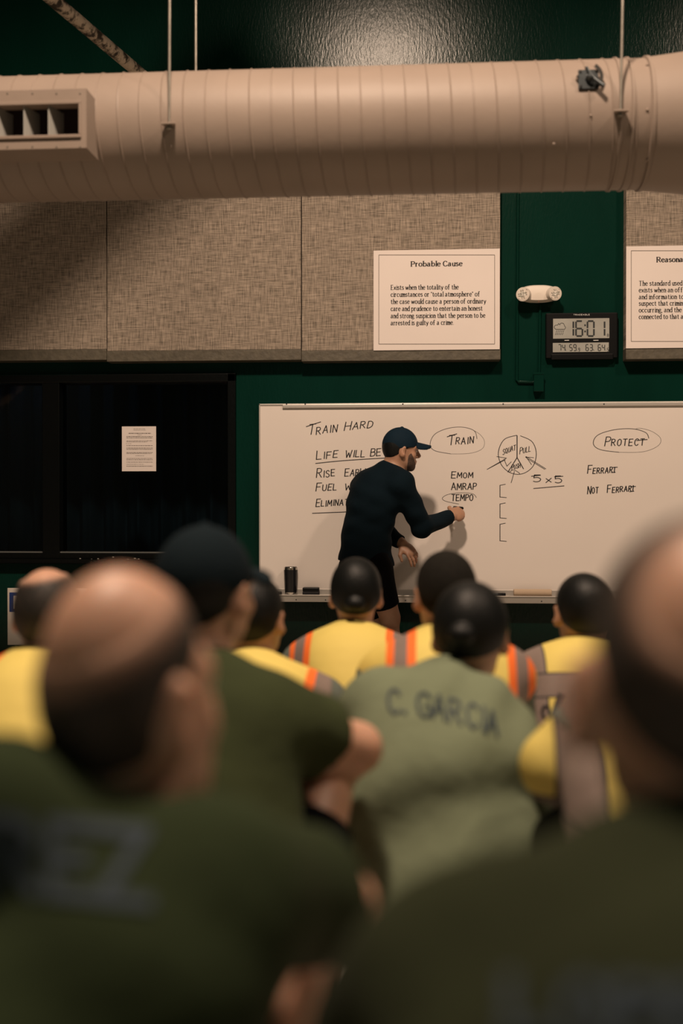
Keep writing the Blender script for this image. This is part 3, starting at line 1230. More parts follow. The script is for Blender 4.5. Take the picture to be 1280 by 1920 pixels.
# ---- window
win = thing('window_1', 'black framed interior window', 'window', (-2.2, WY, wz0))
del win['category']
del win['label']
win['kind'] = 'structure'
xa, xb = wx0, wx1
b1 = P(440, 900, WY)[0]
mb = MB()
mb.box((xa, WY - .035, P(200, 718, WY)[2]), (xb, WY + .14, wz1), .004)
mb.box((xa, WY - .035, wz0), (xb, WY + .14, P(200, 1037, WY)[2]), .004)
mb.box((P(428, 880, WY)[0], WY - .035, wz0), (xb, WY + .14, wz1), .004)
mb.box((P(82, 880, WY)[0], WY - .03, wz0), (P(114, 880, WY)[0], WY + .13, wz1), .004)
mb.box((xa, WY - .035, wz0), (xa + .06, WY + .14, wz1), .004)
mb.build('frame', M['window_paint'], win)
for a, b_ in ((xa + .05, P(86, 880, WY)[0]), (P(110, 880, WY)[0], P(432, 880, WY)[0])):
    MB().box((a, WY + .045, wz0 + .03), (b_, WY + .051, wz1 - .03)).build('pane', M['glass'], win)
    zz = P(200, 1037, WY)[2]
    MB().box((a, WY - .012, zz), (b_, WY + .045, zz + .008), .002).build('glazing_bead', M['alu'] if 0 else mat('worn_black_edge', (.12, .125, .12), .25), win)
MB().box((xa, WY - .07, wz0 - .025), (xb + .02, WY + .01, wz0 + .004), .005).build('window_sill', M['window_paint'], win)
rn = random.Random(3)
for _ in range(12):
    px = rn.choice([rn.uniform(98, 190), rn.uniform(0, 440)])
    py = rn.uniform(1044, 1049)
    c = P(px, py, WY - .0355)
    mb = MB()
    mb.box((c[0] - rn.uniform(.002, .006), WY - .0362, c[2] - .002), (c[0] + rn.uniform(.002, .010), WY - .0345, c[2] + .002)).build('paint_chip', M['chip'], win)
mb = MB()
mb.box((P(100, 1050, WY)[0], WY - .0362, P(100, 1053, WY - .035)[2]), (P(150, 1050, WY)[0], WY - .034, P(100, 1049, WY - .035)[2]))
mb.build('paint_chip', M['chip'], win)
# pleated sheet behind the glass, standing in for reflections of curtains in the pane
n = 260
vs, fs = [], []
for i in range(n):
    x = -4.3 + 3.5 * i / (n - 1)
    y = WY + .95 + .05 * math.sin(x * 34) + .02 * math.sin(x * 71)
    vs += [(x, y, .3), (x, y, 2.4), (x, y + .004, 2.4), (x, y + .004, .3)]
for i in range(n - 1):
    a, b_ = 4 * i, 4 * i + 4
    fs += [(a, b_, b_ + 1, a + 1), (a + 1, b_ + 1, b_ + 2, a + 2), (a + 2, b_ + 2, b_ + 3, a + 3)]
tag(MB().add(vs, fs).build('reflection_sheet', mat('reflection_blue', (.02, .05, .07), .8), smooth=True), 'dark blue pleated sheet behind the black window, standing in for its reflections', 'reflection_sheet')
nl = bpy.data.lights.new('blue_tint_light', 'POINT')  # added blue point light, tints the pleats behind the glass
nl.energy = 0.55
nl.color = (.2, .55, 1)
nl.shadow_soft_size = .05
no = bpy.data.objects.new('blue_tint_light', nl)
no.location = (-2.7, WY + .5, 2.2)
COL.objects.link(no)

# ---- acoustic panels
PY = 6.90


def panel(x0, x1, y0, y1, label, right_slope=0.0):
    t = thing('acoustic_panel', label, 'wall panel', tuple(P((x0 + x1) / 2, y1 + 20, PY)), 0, 'fabric panels under the duct')
    pbox(x0 + .6, y0, x1 - .6, y1, PY, .096, .003).build('fabric', M['weave'], t)
    pbox(x0, y1, x1, y1 + 20, PY - .004, .104, .003).build('bottom_rail', M['rail'], t)


panel(-260, 199.5, 300, 657, 'leftmost beige woven wall panel, half in shadow above the black window')
panel(200, 564.5, 300, 656.5, 'beige woven wall panel between the two seams, no poster on it')
panel(565, 938, 300, 656, 'beige woven wall panel holding the Probable Cause poster')
panel(1173, 1560, 290, 652, 'beige woven wall panel at the right edge, behind the second poster')


# ---- posters
def poster(x0, y0, x1, y1, Y, label, border, tilt=0):
    t = thing('poster', label, 'poster', tuple(P((x0 + x1) / 2, y1, Y)), 0, 'legal posters on the panels')
    pbox(x0, y0, x1, y1, Y, .004).build('sheet', M['paper'], t)
    a, b_, c, d = border
    px_ink([('l', [np.array(p) for p in ((a, b_), (c, b_), (c, d), (a, d), (a, b_))])], Y - .0012, lambda q: 1.0).build('border_line', M['print_soft'], t)
    return t


PP = PY - .010
t = poster(700, 468, 936.5, 656, PP, 'white poster headed Probable Cause', (710, 478, 927, 645))
mb = MB()
serif('Probable Cause', 770, 499.5, 866, 498.5, 9.2, 2.3, .9, PP - .0012, mb, True)
mb.build('title_lettering', M['print'], t)
mb = MB()
for tx, x1, yb in (('Exists when the totality of the', 859, 543.2), ('circumstances or “total atmosphere” of', 899, 556.3),
                   ('the case would cause a person of ordinary', 910.5, 569.6), ('care and prudence to entertain an honest', 904, 583),
                   ('and strong suspicion that the person to be', 909, 596.3), ('arrested is guilty of a crime.', 850, 609.6)):
    serif(tx, 732.5, yb, x1, yb - 1.0, 8.6, 1.45, .7, PP - .0012, mb)
mb.build('body_lettering', M['print'], t)
t = poster(1173.5, 460, 1412, 652, PP, 'white poster headed Reasonable at the right edge of the view', (1183, 470, 1402, 640))
mb = MB()
serif('Reasonable', 1230.5, 491.5, 1297, 490.5, 9.4, 2.4, .9, PP - .0012, mb, True)
mb.build('title_lettering', M['print'], t)
mb = MB()
for tx, x1, yb in (('The standard used', 1278, 535.5), ('exists when an officer', 1296, 548), ('and information to', 1281, 560.8),
                   ('suspect that criminal', 1287, 573), ('occurring, and the', 1277, 585.5), ('connected to that a', 1280, 598)):
    serif(tx, 1197.5, yb, x1, yb - .6, 8.6, 1.45, .7, PP - .0012, mb)
mb.build('body_lettering', M['print'], t)

# ---- emergency light
EY = WY - .085
c = P(1009.5, 549.5, EY)
t = thing('emergency_light', 'cream twin head emergency light with a red indicator on the green wall', 'emergency light', (c[0], WY, c[2] - .06))
mb = MB()
n = 40
prof = [(-1, 0.0), (-.96, .42), (-.8, .74), (-.5, .92), (0, 1.0), (.5, .92), (.8, .74), (.96, .42), (1, 0.0)]
rw, rh = (P(1049, 550, EY)[0] - P(970, 550, EY)[0]) / 2, (P(1009, 533, EY)[2] - P(1009, 566, EY)[2]) / 2
vs, fs = [], []
lay = [(WY - .024, .93), (WY - .05, 1.0), (WY - .075, .95), (WY - .088, .80), (WY - .092, .4), (WY - .093, .01)]
for yy, s_ in lay:
    for k in range(n):
        a = 2 * PI * k / n
        ca, sa = math.cos(a), math.sin(a)
        vs.append((c[0] + rw * s_ * math.copysign(abs(ca) ** .75, ca), yy, c[2] + rh * s_ * math.copysign(abs(sa) ** .9, sa)))
for i in range(len(lay) - 1):
    for k in range(n):
        fs.append((i * n + k, i * n + (k + 1) % n, (i + 1) * n + (k + 1) % n, (i + 1) * n + k))
fs.append(tuple(range(n))[::-1])
mb.add(vs, fs).build('housing', M['cream'], t, True)
MB().box((c[0] - .05, WY - .026, c[2] - .03), (c[0] + .05, WY - .0005, c[2] + .03)).build('mounting_plate', M['cream'], t)
for px, py, ax in ((980.5, 552, -.35), (1039.5, 550.5, .35)):
    q = Vector(P(px, py, EY - .03))
    d = Vector((ax, -1, -.12)).normalized()
    hd = MB().lathe(q - d * .045, [(.030, 0), (.042, .01), (.044, .05), (.042, .056), (.036, .058), (.034, .054)], d, 24).build('lamp_head', M['cream'], t, True)
    ms = MB().lathe(q - d * .045, [(.0345, .05), (.0345, .054), (.02, .0575), (.0, .0585)], d, 20)
    for k in range(12):
        a = 2 * PI * k / 12 + .2
        rr = .012 if k % 3 == 0 else .024
        e1 = d.orthogonal().normalized()
        e2 = d.cross(e1)
        ms.ell(q + d * .011 + (e1 * math.cos(a) + e2 * math.sin(a)) * rr, (.0055,) * 3, None, 8, 5)
    ms.build('lens', M['lens'], hd, True)
MB().ell(P(1009.5, 564, WY - .075), (.006, .005, .005), None, 10, 6).build('red_indicator', M['led'], t, True)

# ---- conduits and boxes on the green wall
def wallpipe(pts, r, label):
    return tag(MB().tube([P(px, py, WY - r - .001) for px, py in pts], r, 10).build('conduit', M['wall'], smooth=True), label, 'conduit')


wallpipe([(971, 330), (968.5, 712), (971, 716), (1000, 716.5)], .010, 'long green conduit running down from the duct beside the panel edge')
wallpipe([(1012.5, 571), (1012, 596), (1010.5, 700)], .009, 'short green conduit below the emergency light')
mb = pbox(1000.5, 699, 1019.5, 734, WY - .055, .055, .004)
jb = tag(mb.build('junction_box', M['wall']), 'green painted junction box above the whiteboard', 'junction box')
tag(pbox(999.5, 698, 1020.5, 702, WY - .058, .006, .001).build('cover_plate', M['wall'], jb))

# ---- wall clock
CY = WY - .05
t = thing('wall_clock', 'black digital weather clock reading 16:01 on the green wall', 'clock', tuple(P(1091, 676, WY)))
pbox(1023, 586, 1158, 671, CY, .049, .008).build('case', M['blackp'], t)
pbox(1033, 663, 1150, 674, CY - .008, .03, .006).build('lower_lip', M['blackp'], t)
scr = pbox(1036.5, 597, 1142, 634.5, CY - .0015, .003, .0005).build('time_display', M['lcd'], t)
scr2 = pbox(1036, 642.5, 1141, 660, CY - .0015, .003, .0005).build('reading_display', M['lcd'], t)
SEG = {'0': 'abcdef', '1': 'bc', '2': 'abged', '3': 'abgcd', '4': 'fgbc', '5': 'afgcd', '6': 'afgedc', '7': 'abc', '8': 'abcdefg', '9': 'abfgcd'}


def seven(d, x, y, w_, h_, th, mb, Y, slant=.06):
    pt = {'tl': (x, y), 'tr': (x + w_, y), 'ml': (x, y + h_ / 2), 'mr': (x + w_, y + h_ / 2), 'bl': (x, y + h_), 'br': (x + w_, y + h_)}
    sg = {'a': ('tl', 'tr'), 'b': ('tr', 'mr'), 'c': ('mr', 'br'), 'd': ('bl', 'br'), 'e': ('ml', 'bl'), 'f': ('tl', 'ml'), 'g': ('ml', 'mr')}
    for q in SEG[d]:
        a, b_ = (np.array(pt[k], float) for k in sg[q])
        dd = (b_ - a) / np.linalg.norm(b_ - a)
        px_ink([('l', [a + dd * th * .3, b_ - dd * th * .3])], Y, lambda t_: th, mb)


ZY = CY - .0025
for d, x in (('1', 1062.5), ('6', 1079.5), ('0', 1101), ('1', 1121)):
    mb = MB()
    seven(d, x, 602, 12, 28, 3.2, mb, ZY)
    mb.build('digit', M['lcdink'], scr)
for a, b_ in ((608.2, 611.4), (619.8, 623)):
    px_ink([('l', [np.array((1096.5, a)), np.array((1096.5, b_))])], ZY, lambda t_: 3.0).build('colon_dot', M['lcdink'], scr)
mb = MB()
seven('8', 1138, 626, 2.4, 5, .8, mb, ZY)
mb.build('digit', M['lcdink'], scr)
mb = MB()
cl = [(1041, 617), (1038.5, 613.5), (1041, 609.8), (1045, 609.5), (1047, 606.5), (1049, 609), (1051, 606), (1056, 606.5), (1058, 611), (1060, 614), (1058, 617.5)]
px_ink([('c', cat_rom(cl, 4)), ('l', [np.array((1041, 617.3)), np.array((1058, 617.3))])], ZY, lambda t_: .9, mb)
for i in range(5):
    for j in range(2):
        x, y = 1043 + i * 3.2 - j * 1.5, 619 + j * 5
        px_ink([('l', [np.array((x + 1.2, y)), np.array((x - .8, y + 4))])], ZY, lambda t_: .8, mb)
mb.build('weather_icon', M['lcdink'], scr)
for tx, x in (('74', 1046.5), ('59', 1067.5), ('63', 1098), ('64', 1121)):
    for k, d in enumerate(tx):
        mb = MB()
        seven(d, x + k * 7.5, 646, 4.8, 11.5, 1.5, mb, ZY)
        mb.build('digit', M['lcdink'], scr2)
for d, x in (('9', 1084), ('5', 1138)):
    mb = MB()
    seven(d, x, 652.5, 2.6, 6, 1.0, mb, ZY)
    mb.build('digit', M['lcdink'], scr2)
for x in (1060, 1112.5):
    px_ink([('l', [np.array((x - 1, 655)), np.array((x + 1, 657.5))])], ZY, lambda t_: .8).build('percent_mark', M['lcdink'], scr2)
for x in (1081.6, 1136):
    px_ink([('l', [np.array((x, 657)), np.array((x, 658))])], ZY, lambda t_: 1.0).build('decimal_point', M['lcdink'], scr2)
mb = MB()
pl, wd = text_polys('TRACEABLE', UP, 2.2, gap=.35)
px_ink(place(pl, wd, 1075, 591.3, 1105, 591.1), CY - .001, lambda t_: .55, mb)
mb.build('maker_lettering', M['white_print'], t)
for tx, x0, x1 in (('IN', 1058, 1066.5), ('OUT', 1112, 1121.5)):
    px_ink([('l', [np.array((x0, 638.2)), np.array((x1, 638))])], CY - .001, lambda t_: 1.3).build('caption_mark', M['white_print'], t)

# ---- whiteboard
BY = WY - .028
t = thing('whiteboard', 'large whiteboard covered in black marker writing on the green wall', 'whiteboard', tuple(P(900, 1130, WY)))
xl, xr = P(485.5, 940, BY)[0], P(1560, 940, BY)[0]
zt, zb = P(860, 755, BY)[2], P(860, 1119, BY)[2]
MB().box((xl + .006, BY, zb), (xr, WY - .002, zt - .004)).build('writing_surface', M['board'], t)
mb = MB()
mb.box((xl, BY - .006, zb), (xl + .009, WY - .002, zt), .002)
mb.box((xl, BY - .006, zt - .010), (xr, WY - .002, zt), .002)
mb.build('frame', M['alu'], t)
x0 = P(530, 757, BY)[0]
MB().box((x0, BY - .016, zt - .028), (xr, BY - .001, zt - .006), .003).build('map_rail', M['alu'], t)
for px in (537, 572, 755, 943, 1132):
    q = P(px, 757.5, BY - .017)
    MB().lathe((q[0], BY - .0155, q[2]), [(.005, 0), (.004, .003), (0, .0032)], (0, -1, 0), 10).build('screw', M['dark_steel'], t)
tx0 = P(500, 1118, BY)[0]
ztr = P(560, 1115.5, BY - .04)[2]
mb = MB()
mb.box((tx0, BY - .004, ztr), (xr, BY + .004, ztr + .035), .001)
mb.box((tx0, BY - .085, ztr - .008), (xr, BY, ztr), .002)
mb.box((tx0, BY - .090, ztr - .040), (xr, BY - .083, ztr - .002), .002)
mb.box((tx0, BY - .095, ztr - .003), (xr, BY - .083, ztr + .006), .002)
mb.build('pen_tray', M['alu'], t)
for px in (555, 610, 760, 876, 1015):
    q = P(px, 1125, BY - .09)
    MB().lathe((q[0], BY - .0895, ztr - .026), [(.0045, 0), (.0035, .003), (0, .0032)], (0, -1, 0), 10).build('screw', M['dark_steel'], t)
IY = BY - .0008
IW = 2.0


def write(parts, label, wd=IW):
    for p in parts:
        wrd = getattr(p, 'text', None)
        o = px_ink(p, IY, lambda t_: wd * (1.0 - .25 * abs(t_[0])), None, ext=.5).build('handwriting' if wrd else 'marker_stroke', M['ink'], t)
        if wrd:
            tag(o, 'black marker word ' + wrd)
        elif len(parts) == 1:
            tag(o, label)


def curve(pts, n=6, closed=False):
    return [('c', cat_rom(pts, n, closed))]


def line(*pts):
    return [('l', [np.array(p, float) for p in pts])]


write([hand('TRAIN', 577, 816, 631, 810, 19, .72, .12, 2), hand('HARD', 645, 807, 697, 801, 16, .8, .16, 3), line((574, 800), (601, 791))], 'black marker words TRAIN HARD')
write([hand('LIFE', 593, 861, 632, 858, 16, .8, .1, 4), hand('WILL', 647, 858, 683, 856, 13, .95, .1, 5), hand('BE', 694, 856, 713, 854, 14, .95, .1, 6), hand('HARD', 724, 853, 768, 849, 14, .95, .1, 7),
       curve([(591, 869), (640, 864), (700, 860), (760, 857)])], 'black marker words LIFE WILL BE, underlined')
write([hand('RISE', 593, 895, 627, 893, 17, .72, .05, 8), hand('EARLY', 646, 893, 690, 890, 14, .85, .12, 9)], 'black marker words RISE EARLY')
write([hand('FUEL', 592, 921, 630, 919, 15, .78, .14, 10), hand('W', 646, 919, 658, 918, 12, .85, .1, 11)], 'black marker word FUEL')
write([hand('ELIMINATE', 592, 950, 660, 946, 14, .78, .12, 12), curve([(585, 962.5), (620, 961), (645, 960), (690, 957)])], 'black marker word ELIMINATE, underlined')
write([hand('TRAIN', 840, 834, 887, 831, 18, .68, .1, 13), line((838, 819), (856, 813.5))], 'black marker word TRAIN, circled')
write([curve([(894, 823), (889, 808), (868, 801), (840, 803), (815, 814), (806, 833), (815, 845), (845, 851)])], 'thin marker ellipse around the word TRAIN', 1.1)
write([curve([(845, 851), (880, 850), (903, 842), (908, 828), (900, 815), (886, 806)])], 'faint end of the marker ellipse around TRAIN', .6)
write([hand('EMOM', 846, 896, 886, 896, 12, .82, .05, 14), hand('AMRAP', 846, 919, 892, 918, 13, .9, .05, 15), hand('TEMPO', 846, 939, 886, 938, 12, .95, .06, 16), line((849, 951.5), (853, 950.5))], 'black marker list EMOM, AMRAP, TEMPO')
write([curve([(893, 933), (886, 926), (865, 924), (840, 927), (829, 934), (836, 940), (860, 945)])], 'thin marker loop around TEMPO', 1.0)
# pie diagram
write([curve([(969, 816), (945, 824), (934, 848), (940, 872), (958, 887), (980, 888), (999, 874), (1005, 850), (997, 828), (975, 817)], 6)], 'hand drawn pie circle in marker', 1.5)
write([line((969, 817), (969, 858)), line((969, 858), (952, 885)), line((969, 858), (981, 879))], 'dividing lines of the marker pie', 1.9)
write([hand('SQUAT', 942, 853, 966, 843, 10, .95, .1, 17), hand('PULL', 974, 851, 994, 846, 12, .8, .12, 18), hand('PUSH', 959, 881, 975, 876, 9, .9, .1, 19)], 'words SQUAT, PULL, PUSH in the marker pie', 1.4)
write([line((913, 880), (949, 859), (931, 856)), line((913, 880), (947, 862)), line((945, 862), (950, 874), (958, 866)), line((1023, 879), (986, 856)), line((1021, 880), (990, 861), (985, 857), (1000, 858)),
       line((987, 858), (996, 871)), line((958, 905), (964, 884)), curve([(954, 886), (962, 881), (972, 886), (974, 889)])], 'three marker arrows pointing into the pie', 1.3)
write([hand('5', 999, 904, 1013, 904, 13, 1, 0, 20), line((996, 893), (1013, 891)), hand('x', 1022, 906, 1033, 905, 15, 1, 0, 21), hand('5', 1040, 906, 1053, 906, 13, 1, 0, 22), line((1039, 894), (1055, 893)),
       line((1000, 916), (1057, 911))], 'marker note 5 x 5, underlined', 1.9)
for y0, y1 in ((908, 933), (943, 972), (981, 1015)):
    write([line((947, y0), (937, y0 + 2), (937, y1 - 1), (949, y1))], 'square marker bracket from y mark to mark' if 0 else ('upper' if y0 == 908 else 'middle' if y0 == 943 else 'lower') + ' square marker bracket under the pie', 1.5)
write([hand('PROTECT', 1133, 837, 1207, 834, 17, .72, .14, 23), line((1193, 826), (1213, 824))], 'black marker word PROTECT')
write([curve([(1216, 822), (1210, 811), (1185, 804), (1150, 806), (1120, 816), (1112, 832), (1125, 843), (1160, 848)])], 'marker ellipse around PROTECT', 1.4)
write([curve([(1160, 848), (1205, 847), (1233, 836), (1238, 822), (1222, 809), (1200, 803), (1190, 805)])], 'faint second ellipse around PROTECT', .7)
write([hand('FERRARI', 1101, 888, 1151, 886, 15, .68, .1, 24), line((1149, 876.5), (1157, 876)), line((1146, 886), (1153, 885.5))], 'black marker word FERRARI')
write([hand('NOT', 1101, 926, 1121, 925, 14, .78, .06, 25), hand('FERRARI', 1138, 924, 1186, 921, 14, .72, .1, 26), line((1182, 912.5), (1191, 912)), line((1180, 922), (1188, 921))], 'black marker words NOT FERRARI')

# ---- things on the tray
TZ = ztr


def onTray(px, dy=.045):
    return Vector((P(px, 1115, BY - dy)[0], BY - dy, TZ + .0006))


q = onTray(545, .046)
k = (P(558, 1090, BY - .045)[0] - P(532, 1090, BY - .045)[0]) / 2
t2 = thing('tumbler', 'black insulated tumbler with steel rim on the whiteboard tray', 'tumbler', q)
MB().lathe(q, [(k * .80, 0), (k * .82, .002), (k * .84, .018)], n=32).build('steel_base', M['chrome'], t2, True)
MB().lathe(q, [(k * .845, .018), (k * .93, .09), (k, .158), (k, .160)], n=32).build('cup', mat('black_powder_coat', (.007, .007, .009), .3), t2, True)
MB().lathe(q, [(k * .99, .160), (k * .99, .174), (k * .9, .176), (k * .86, .172)], n=32).build('steel_rim', M['chrome'], t2, True)
MB().lathe(q, [(k * .86, .172), (k * .84, .178), (0, .179)], n=32).build('lid', M['blackp'], t2, True)
q = onTray(583, .045)
e = thing('board_eraser', 'black felt eraser beside the tumbler on the tray', 'eraser', q)
MB().box((q.x - .052, q.y - .024, q.z), (q.x + .052, q.y + .024, q.z + .022), .003).build('felt', M['ink'], e)
MB().box((q.x - .052, q.y - .025, q.z + .022), (q.x + .052, q.y + .025, q.z + .049), .006).build('grip', M['blackp'], e)


def marker_pen(c, d, label, m=None, name='marker_pen', ln=.135):
    d = Vector(d).normalized()
    c = Vector(c)
    t = thing(name, label, 'marker', c)
    MB().lathe(c - d * ln * .5, [(.007, 0), (.0085, .002), (.0085, ln * .62)], d, 14).build('barrel', m or M['blackp'], t, True)
    MB().lathe(c + d * ln * .12, [(.0095, 0), (.0095, ln * .33), (.008, ln * .36), (0, ln * .362)], d, 14).build('pen_cap', M['blackp'], t, True)
    return t


marker_pen(onTray(509, .03) + Vector((0, 0, .0096)), (1, 0, 0), 'black marker pen left of the tumbler on the tray')
marker_pen(onTray(928, .03) + Vector((0, 0, .0096)), (1, 0, 0), 'dark marker pen left of the paper roll on the tray', M['dark_steel'])
q = onTray(998, .045)
r = tag(MB().tube([q + Vector((-.117, 0, .023)), q + Vector((-.115, 0, .023)), q + Vector((.115, 0, .023)), q + Vector((.117, 0, .023))], [.018, .0225, .0225, .018], 24).build('paper_roll', M['roll'], smooth=True),
        'tan paper roll lying on the whiteboard tray', 'paper roll')

# ---- notices
NY = WY + .044
t = thing('paper_notice', 'white printed notice taped on the black window', 'notice', tuple(P(260, 884, NY)))
pbox(228.5, 799.5, 292.5, 883.5, NY - .001, .0014).build('sheet', M['paper'], t)
mb = MB()
rn = random.Random(5)
for y, x0, x1, wd in ((804, 250, 272, .7), (806.5, 250, 273, .5), (812.5, 241, 283, 1.5), (815.5, 258, 266, .7), (818.5, 237, 286, 1.1), (821, 237, 286, 1.1), (826.5, 237, 286, .8), (828.5, 237, 276, .8), (832, 236, 246, .6),
                      (835.5, 237, 286, 1.1), (840, 237, 286, 1.1), (842.5, 237, 286, 1.1), (848.5, 237, 286, 1.1), (850.5, 237, 284, .8), (854.5, 254, 270, .6), (859.5, 237, 286, .8), (862, 237, 286, 1.0), (866.5, 237, 286, .8), (870.5, 237, 270, .6), (874, 237, 286, 1.1)):
    x = x0
    while x < x1:
        l = rn.uniform(1.5, 5)
        px_ink(line((x, y), (min(x + l, x1), y)), NY - .0016, lambda t_: wd, mb)
        x += l + rn.uniform(.5, 1.0)
mb.build('print_lines', M['print_soft'], t)
t = thing('wall_sign', 'white wall sign with a blue square, behind the balding man in the yellow vest', 'sign', tuple(P(88, 1210, WY)))
pbox(14, 1103, 163, 1210, WY - .006, .005, .0015).build('plate', M['cream'], t)
pbox(17.5, 1111, 70, 1147.5, WY - .0068, .002).build('blue_square', M['blue'], t)
pbox(25.5, 1117, 62, 1142, WY - .0076, .002).build('white_symbol', M['cream'], t)
tag(bpy.data.objects['white_symbol'], 'white block inside the blue square')

# ---- spiral duct
DY, DZ, DR = 4.6, 2.72, .255
dx0, dx1 = P(-700, 250, DY)[0], P(1195, 230, DY)[0]
dx2, dx3 = P(1232, 230, DY)[0], P(1330, 230, DY)[0]
t = thing('spiral_duct', 'large tan painted spiral air duct hanging across the room', 'duct', ((dx0 + dx1) / 2, DY, DZ - DR))
A = Vector((1, 0, 0))
mb = MB()
o = Vector((0, DY, DZ))
mb.tube([o + A * (dx0 + (dx2 - dx0) * i / 40) for i in range(41)], DR, 72)
mb.build('pipe', M['duct'], t, True)
mb = MB()
pitch = (P(640, 250, DY - DR)[0] - P(598, 250, DY - DR)[0])
n = int((dx1 - dx0) / pitch * 56)
mb.tube([(dx0 + pitch * i / 56, DY + (DR + .0005) * math.cos(2 * PI * i / 56), DZ + (DR + .0005) * math.sin(2 * PI * i / 56)) for i in range(n)], .0034, 5)
mb.build('spiral_seam', M['duct'], t, True)
for px in (1168, 1191):
    x = P(px, 230, DY - DR)[0]
    MB().lathe(o + A * (x - .012), [(DR, 0), (DR + .006, .002), (DR + .006, .010), (DR, .012)], A, 72).build('collar', M['duct'], t, True)
mb = MB()
x = P(1227, 230, DY - DR)[0]
mb.lathe(o + A * (x - .01), [(DR, 0), (DR + .009, .003), (DR + .009, .016), (DR, .020)], A, 72)
mb.build('collar', M['duct'], t, True)
mb = MB()
mb.lathe(o + A * (x + .004), [(DR + .003, 0), (DR + .028, dx3 - x - .05), (DR + .03, dx3 - x), (DR + .03, 2.6)], A, 72)
mb.build('reducer', M['duct'], t, True)
mb = MB()
for px, py in ((1107, 217), (1163, 250), (1213, 206), (1213, 122), (1213, 300), (320, 274), (1038, 400 - 130)):
    y_ = DY - DR
    for _ in range(4):
        z_ = P(px, py, y_)[2]
        y_ = DY - math.sqrt(max(1e-6, (DR + .001) ** 2 - min(DR ** 2, (z_ - DZ) ** 2)))
    MB().ell(P(px, py, y_), (.006, .006, .006), None, 8, 6).build('rivet', M['duct'], t, True)
# vent register on the duct
VY = DY - DR - .11
v = bpy.data.objects.new('vent_register', None)
COL.objects.link(v)
v.parent = t
bx0, bx1 = P(-190, 220, VY)[0], P(162, 220, VY)[0]
bz0, bz1 = P(80, 279, VY)[2], P(80, 168, VY)[2]
ox0, ox1 = P(-175, 220, VY)[0], P(148, 220, VY)[0]
oz0, oz1 = P(80, 254, VY)[2], P(80, 197, VY)[2]
v.location = (0, 0, 0)
mb = MB()
# open ended box made of four walls with a flared flange
D1 = DY - .1
mb.box((bx0, VY, oz1 + .012), (bx1, VY + .012, bz1)).box((bx0, VY, bz0), (bx1, VY + .012, oz0 - .012))
mb.box((ox1 + .008, VY, oz0 - .012), (bx1, VY + .012, oz1 + .012)).box((bx0, VY, oz0 - .012), (ox0 - .008, VY + .012, oz1 + .012))
mb.box((bx0, VY + .012, bz1 - .008), (bx1, D1, bz1)).box((bx0, VY + .012, bz0), (bx1, D1, bz0 + .008))
mb.box((bx1 - .008, VY + .012, bz0 + .008), (bx1, D1, bz1 - .008)).box((bx0, VY + .012, bz0 + .008), (bx0 + .008, D1, bz1 - .008))
mb.build('register_box', M['duct'], v)
mb = MB()
e_ = .010
for lo, hi in (((ox0 - e_, oz1, ), (ox1 + e_, oz1 + e_ * 1.3)), ((ox0 - e_, oz0 - e_ * 1.3), (ox1 + e_, oz0)), ((ox0 - e_, oz0), (ox0, oz1)), ((ox1, oz0), (ox1 + e_, oz1))):
    mb.box((lo[0], VY - .008, lo[1]), (hi[0], VY + .05, hi[1]), .002)
mb.build('inner_frame', M['duct'], v)
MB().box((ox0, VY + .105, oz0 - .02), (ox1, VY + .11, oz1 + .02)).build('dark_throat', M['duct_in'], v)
for px in (-100, -52, -6, 45, 91):
    a = P(px, 220, VY + .01)
    a2 = P(px + 4, 220, VY + .09)
    mb = MB()
    mb.add([(a[0], VY + .004, oz0), (a[0], VY + .004, oz1), (a[0] + .028, VY + .10, oz1), (a[0] + .028, VY + .10, oz0),
            (a[0] + .004, VY + .004, oz0), (a[0] + .004, VY + .004, oz1), (a[0] + .032, VY + .10, oz1), (a[0] + .032, VY + .10, oz0)],
           [(0, 1, 2, 3), (7, 6, 5, 4), (0, 4, 5, 1), (1, 5, 6, 2), (2, 6, 7, 3), (3, 7, 4, 0)])
    mb.build('vane', M['vane'], v)
mb = MB()
for px in (14, 61, 106, 150):
    for py in (175, 275):
        q = P(px, py, VY - .001)
        MB().lathe((q[0], VY + .001, q[2]), [(.004, 0), (.003, .003), (0, .0032)], (0, -1, 0), 8).build('screw', M['steel'], v)

# damper handle on the duct
v = bpy.data.objects.new('damper_regulator', None)
COL.objects.link(v)
v.parent = t
ny = Vector((.08, -.98, .14)).normalized()
uz = Vector((0, .14, .98)).normalized()
cz = P(1103, 149, DY - DR * .86)
c0 = Vector((cz[0], DY - DR * .86, cz[2]))
c0 = Vector(P(1102.5, 149, DY - DR * .86 - .03))


def dp(a, b_, h_):
    return c0 + A * a + uz * b_ + ny * h_


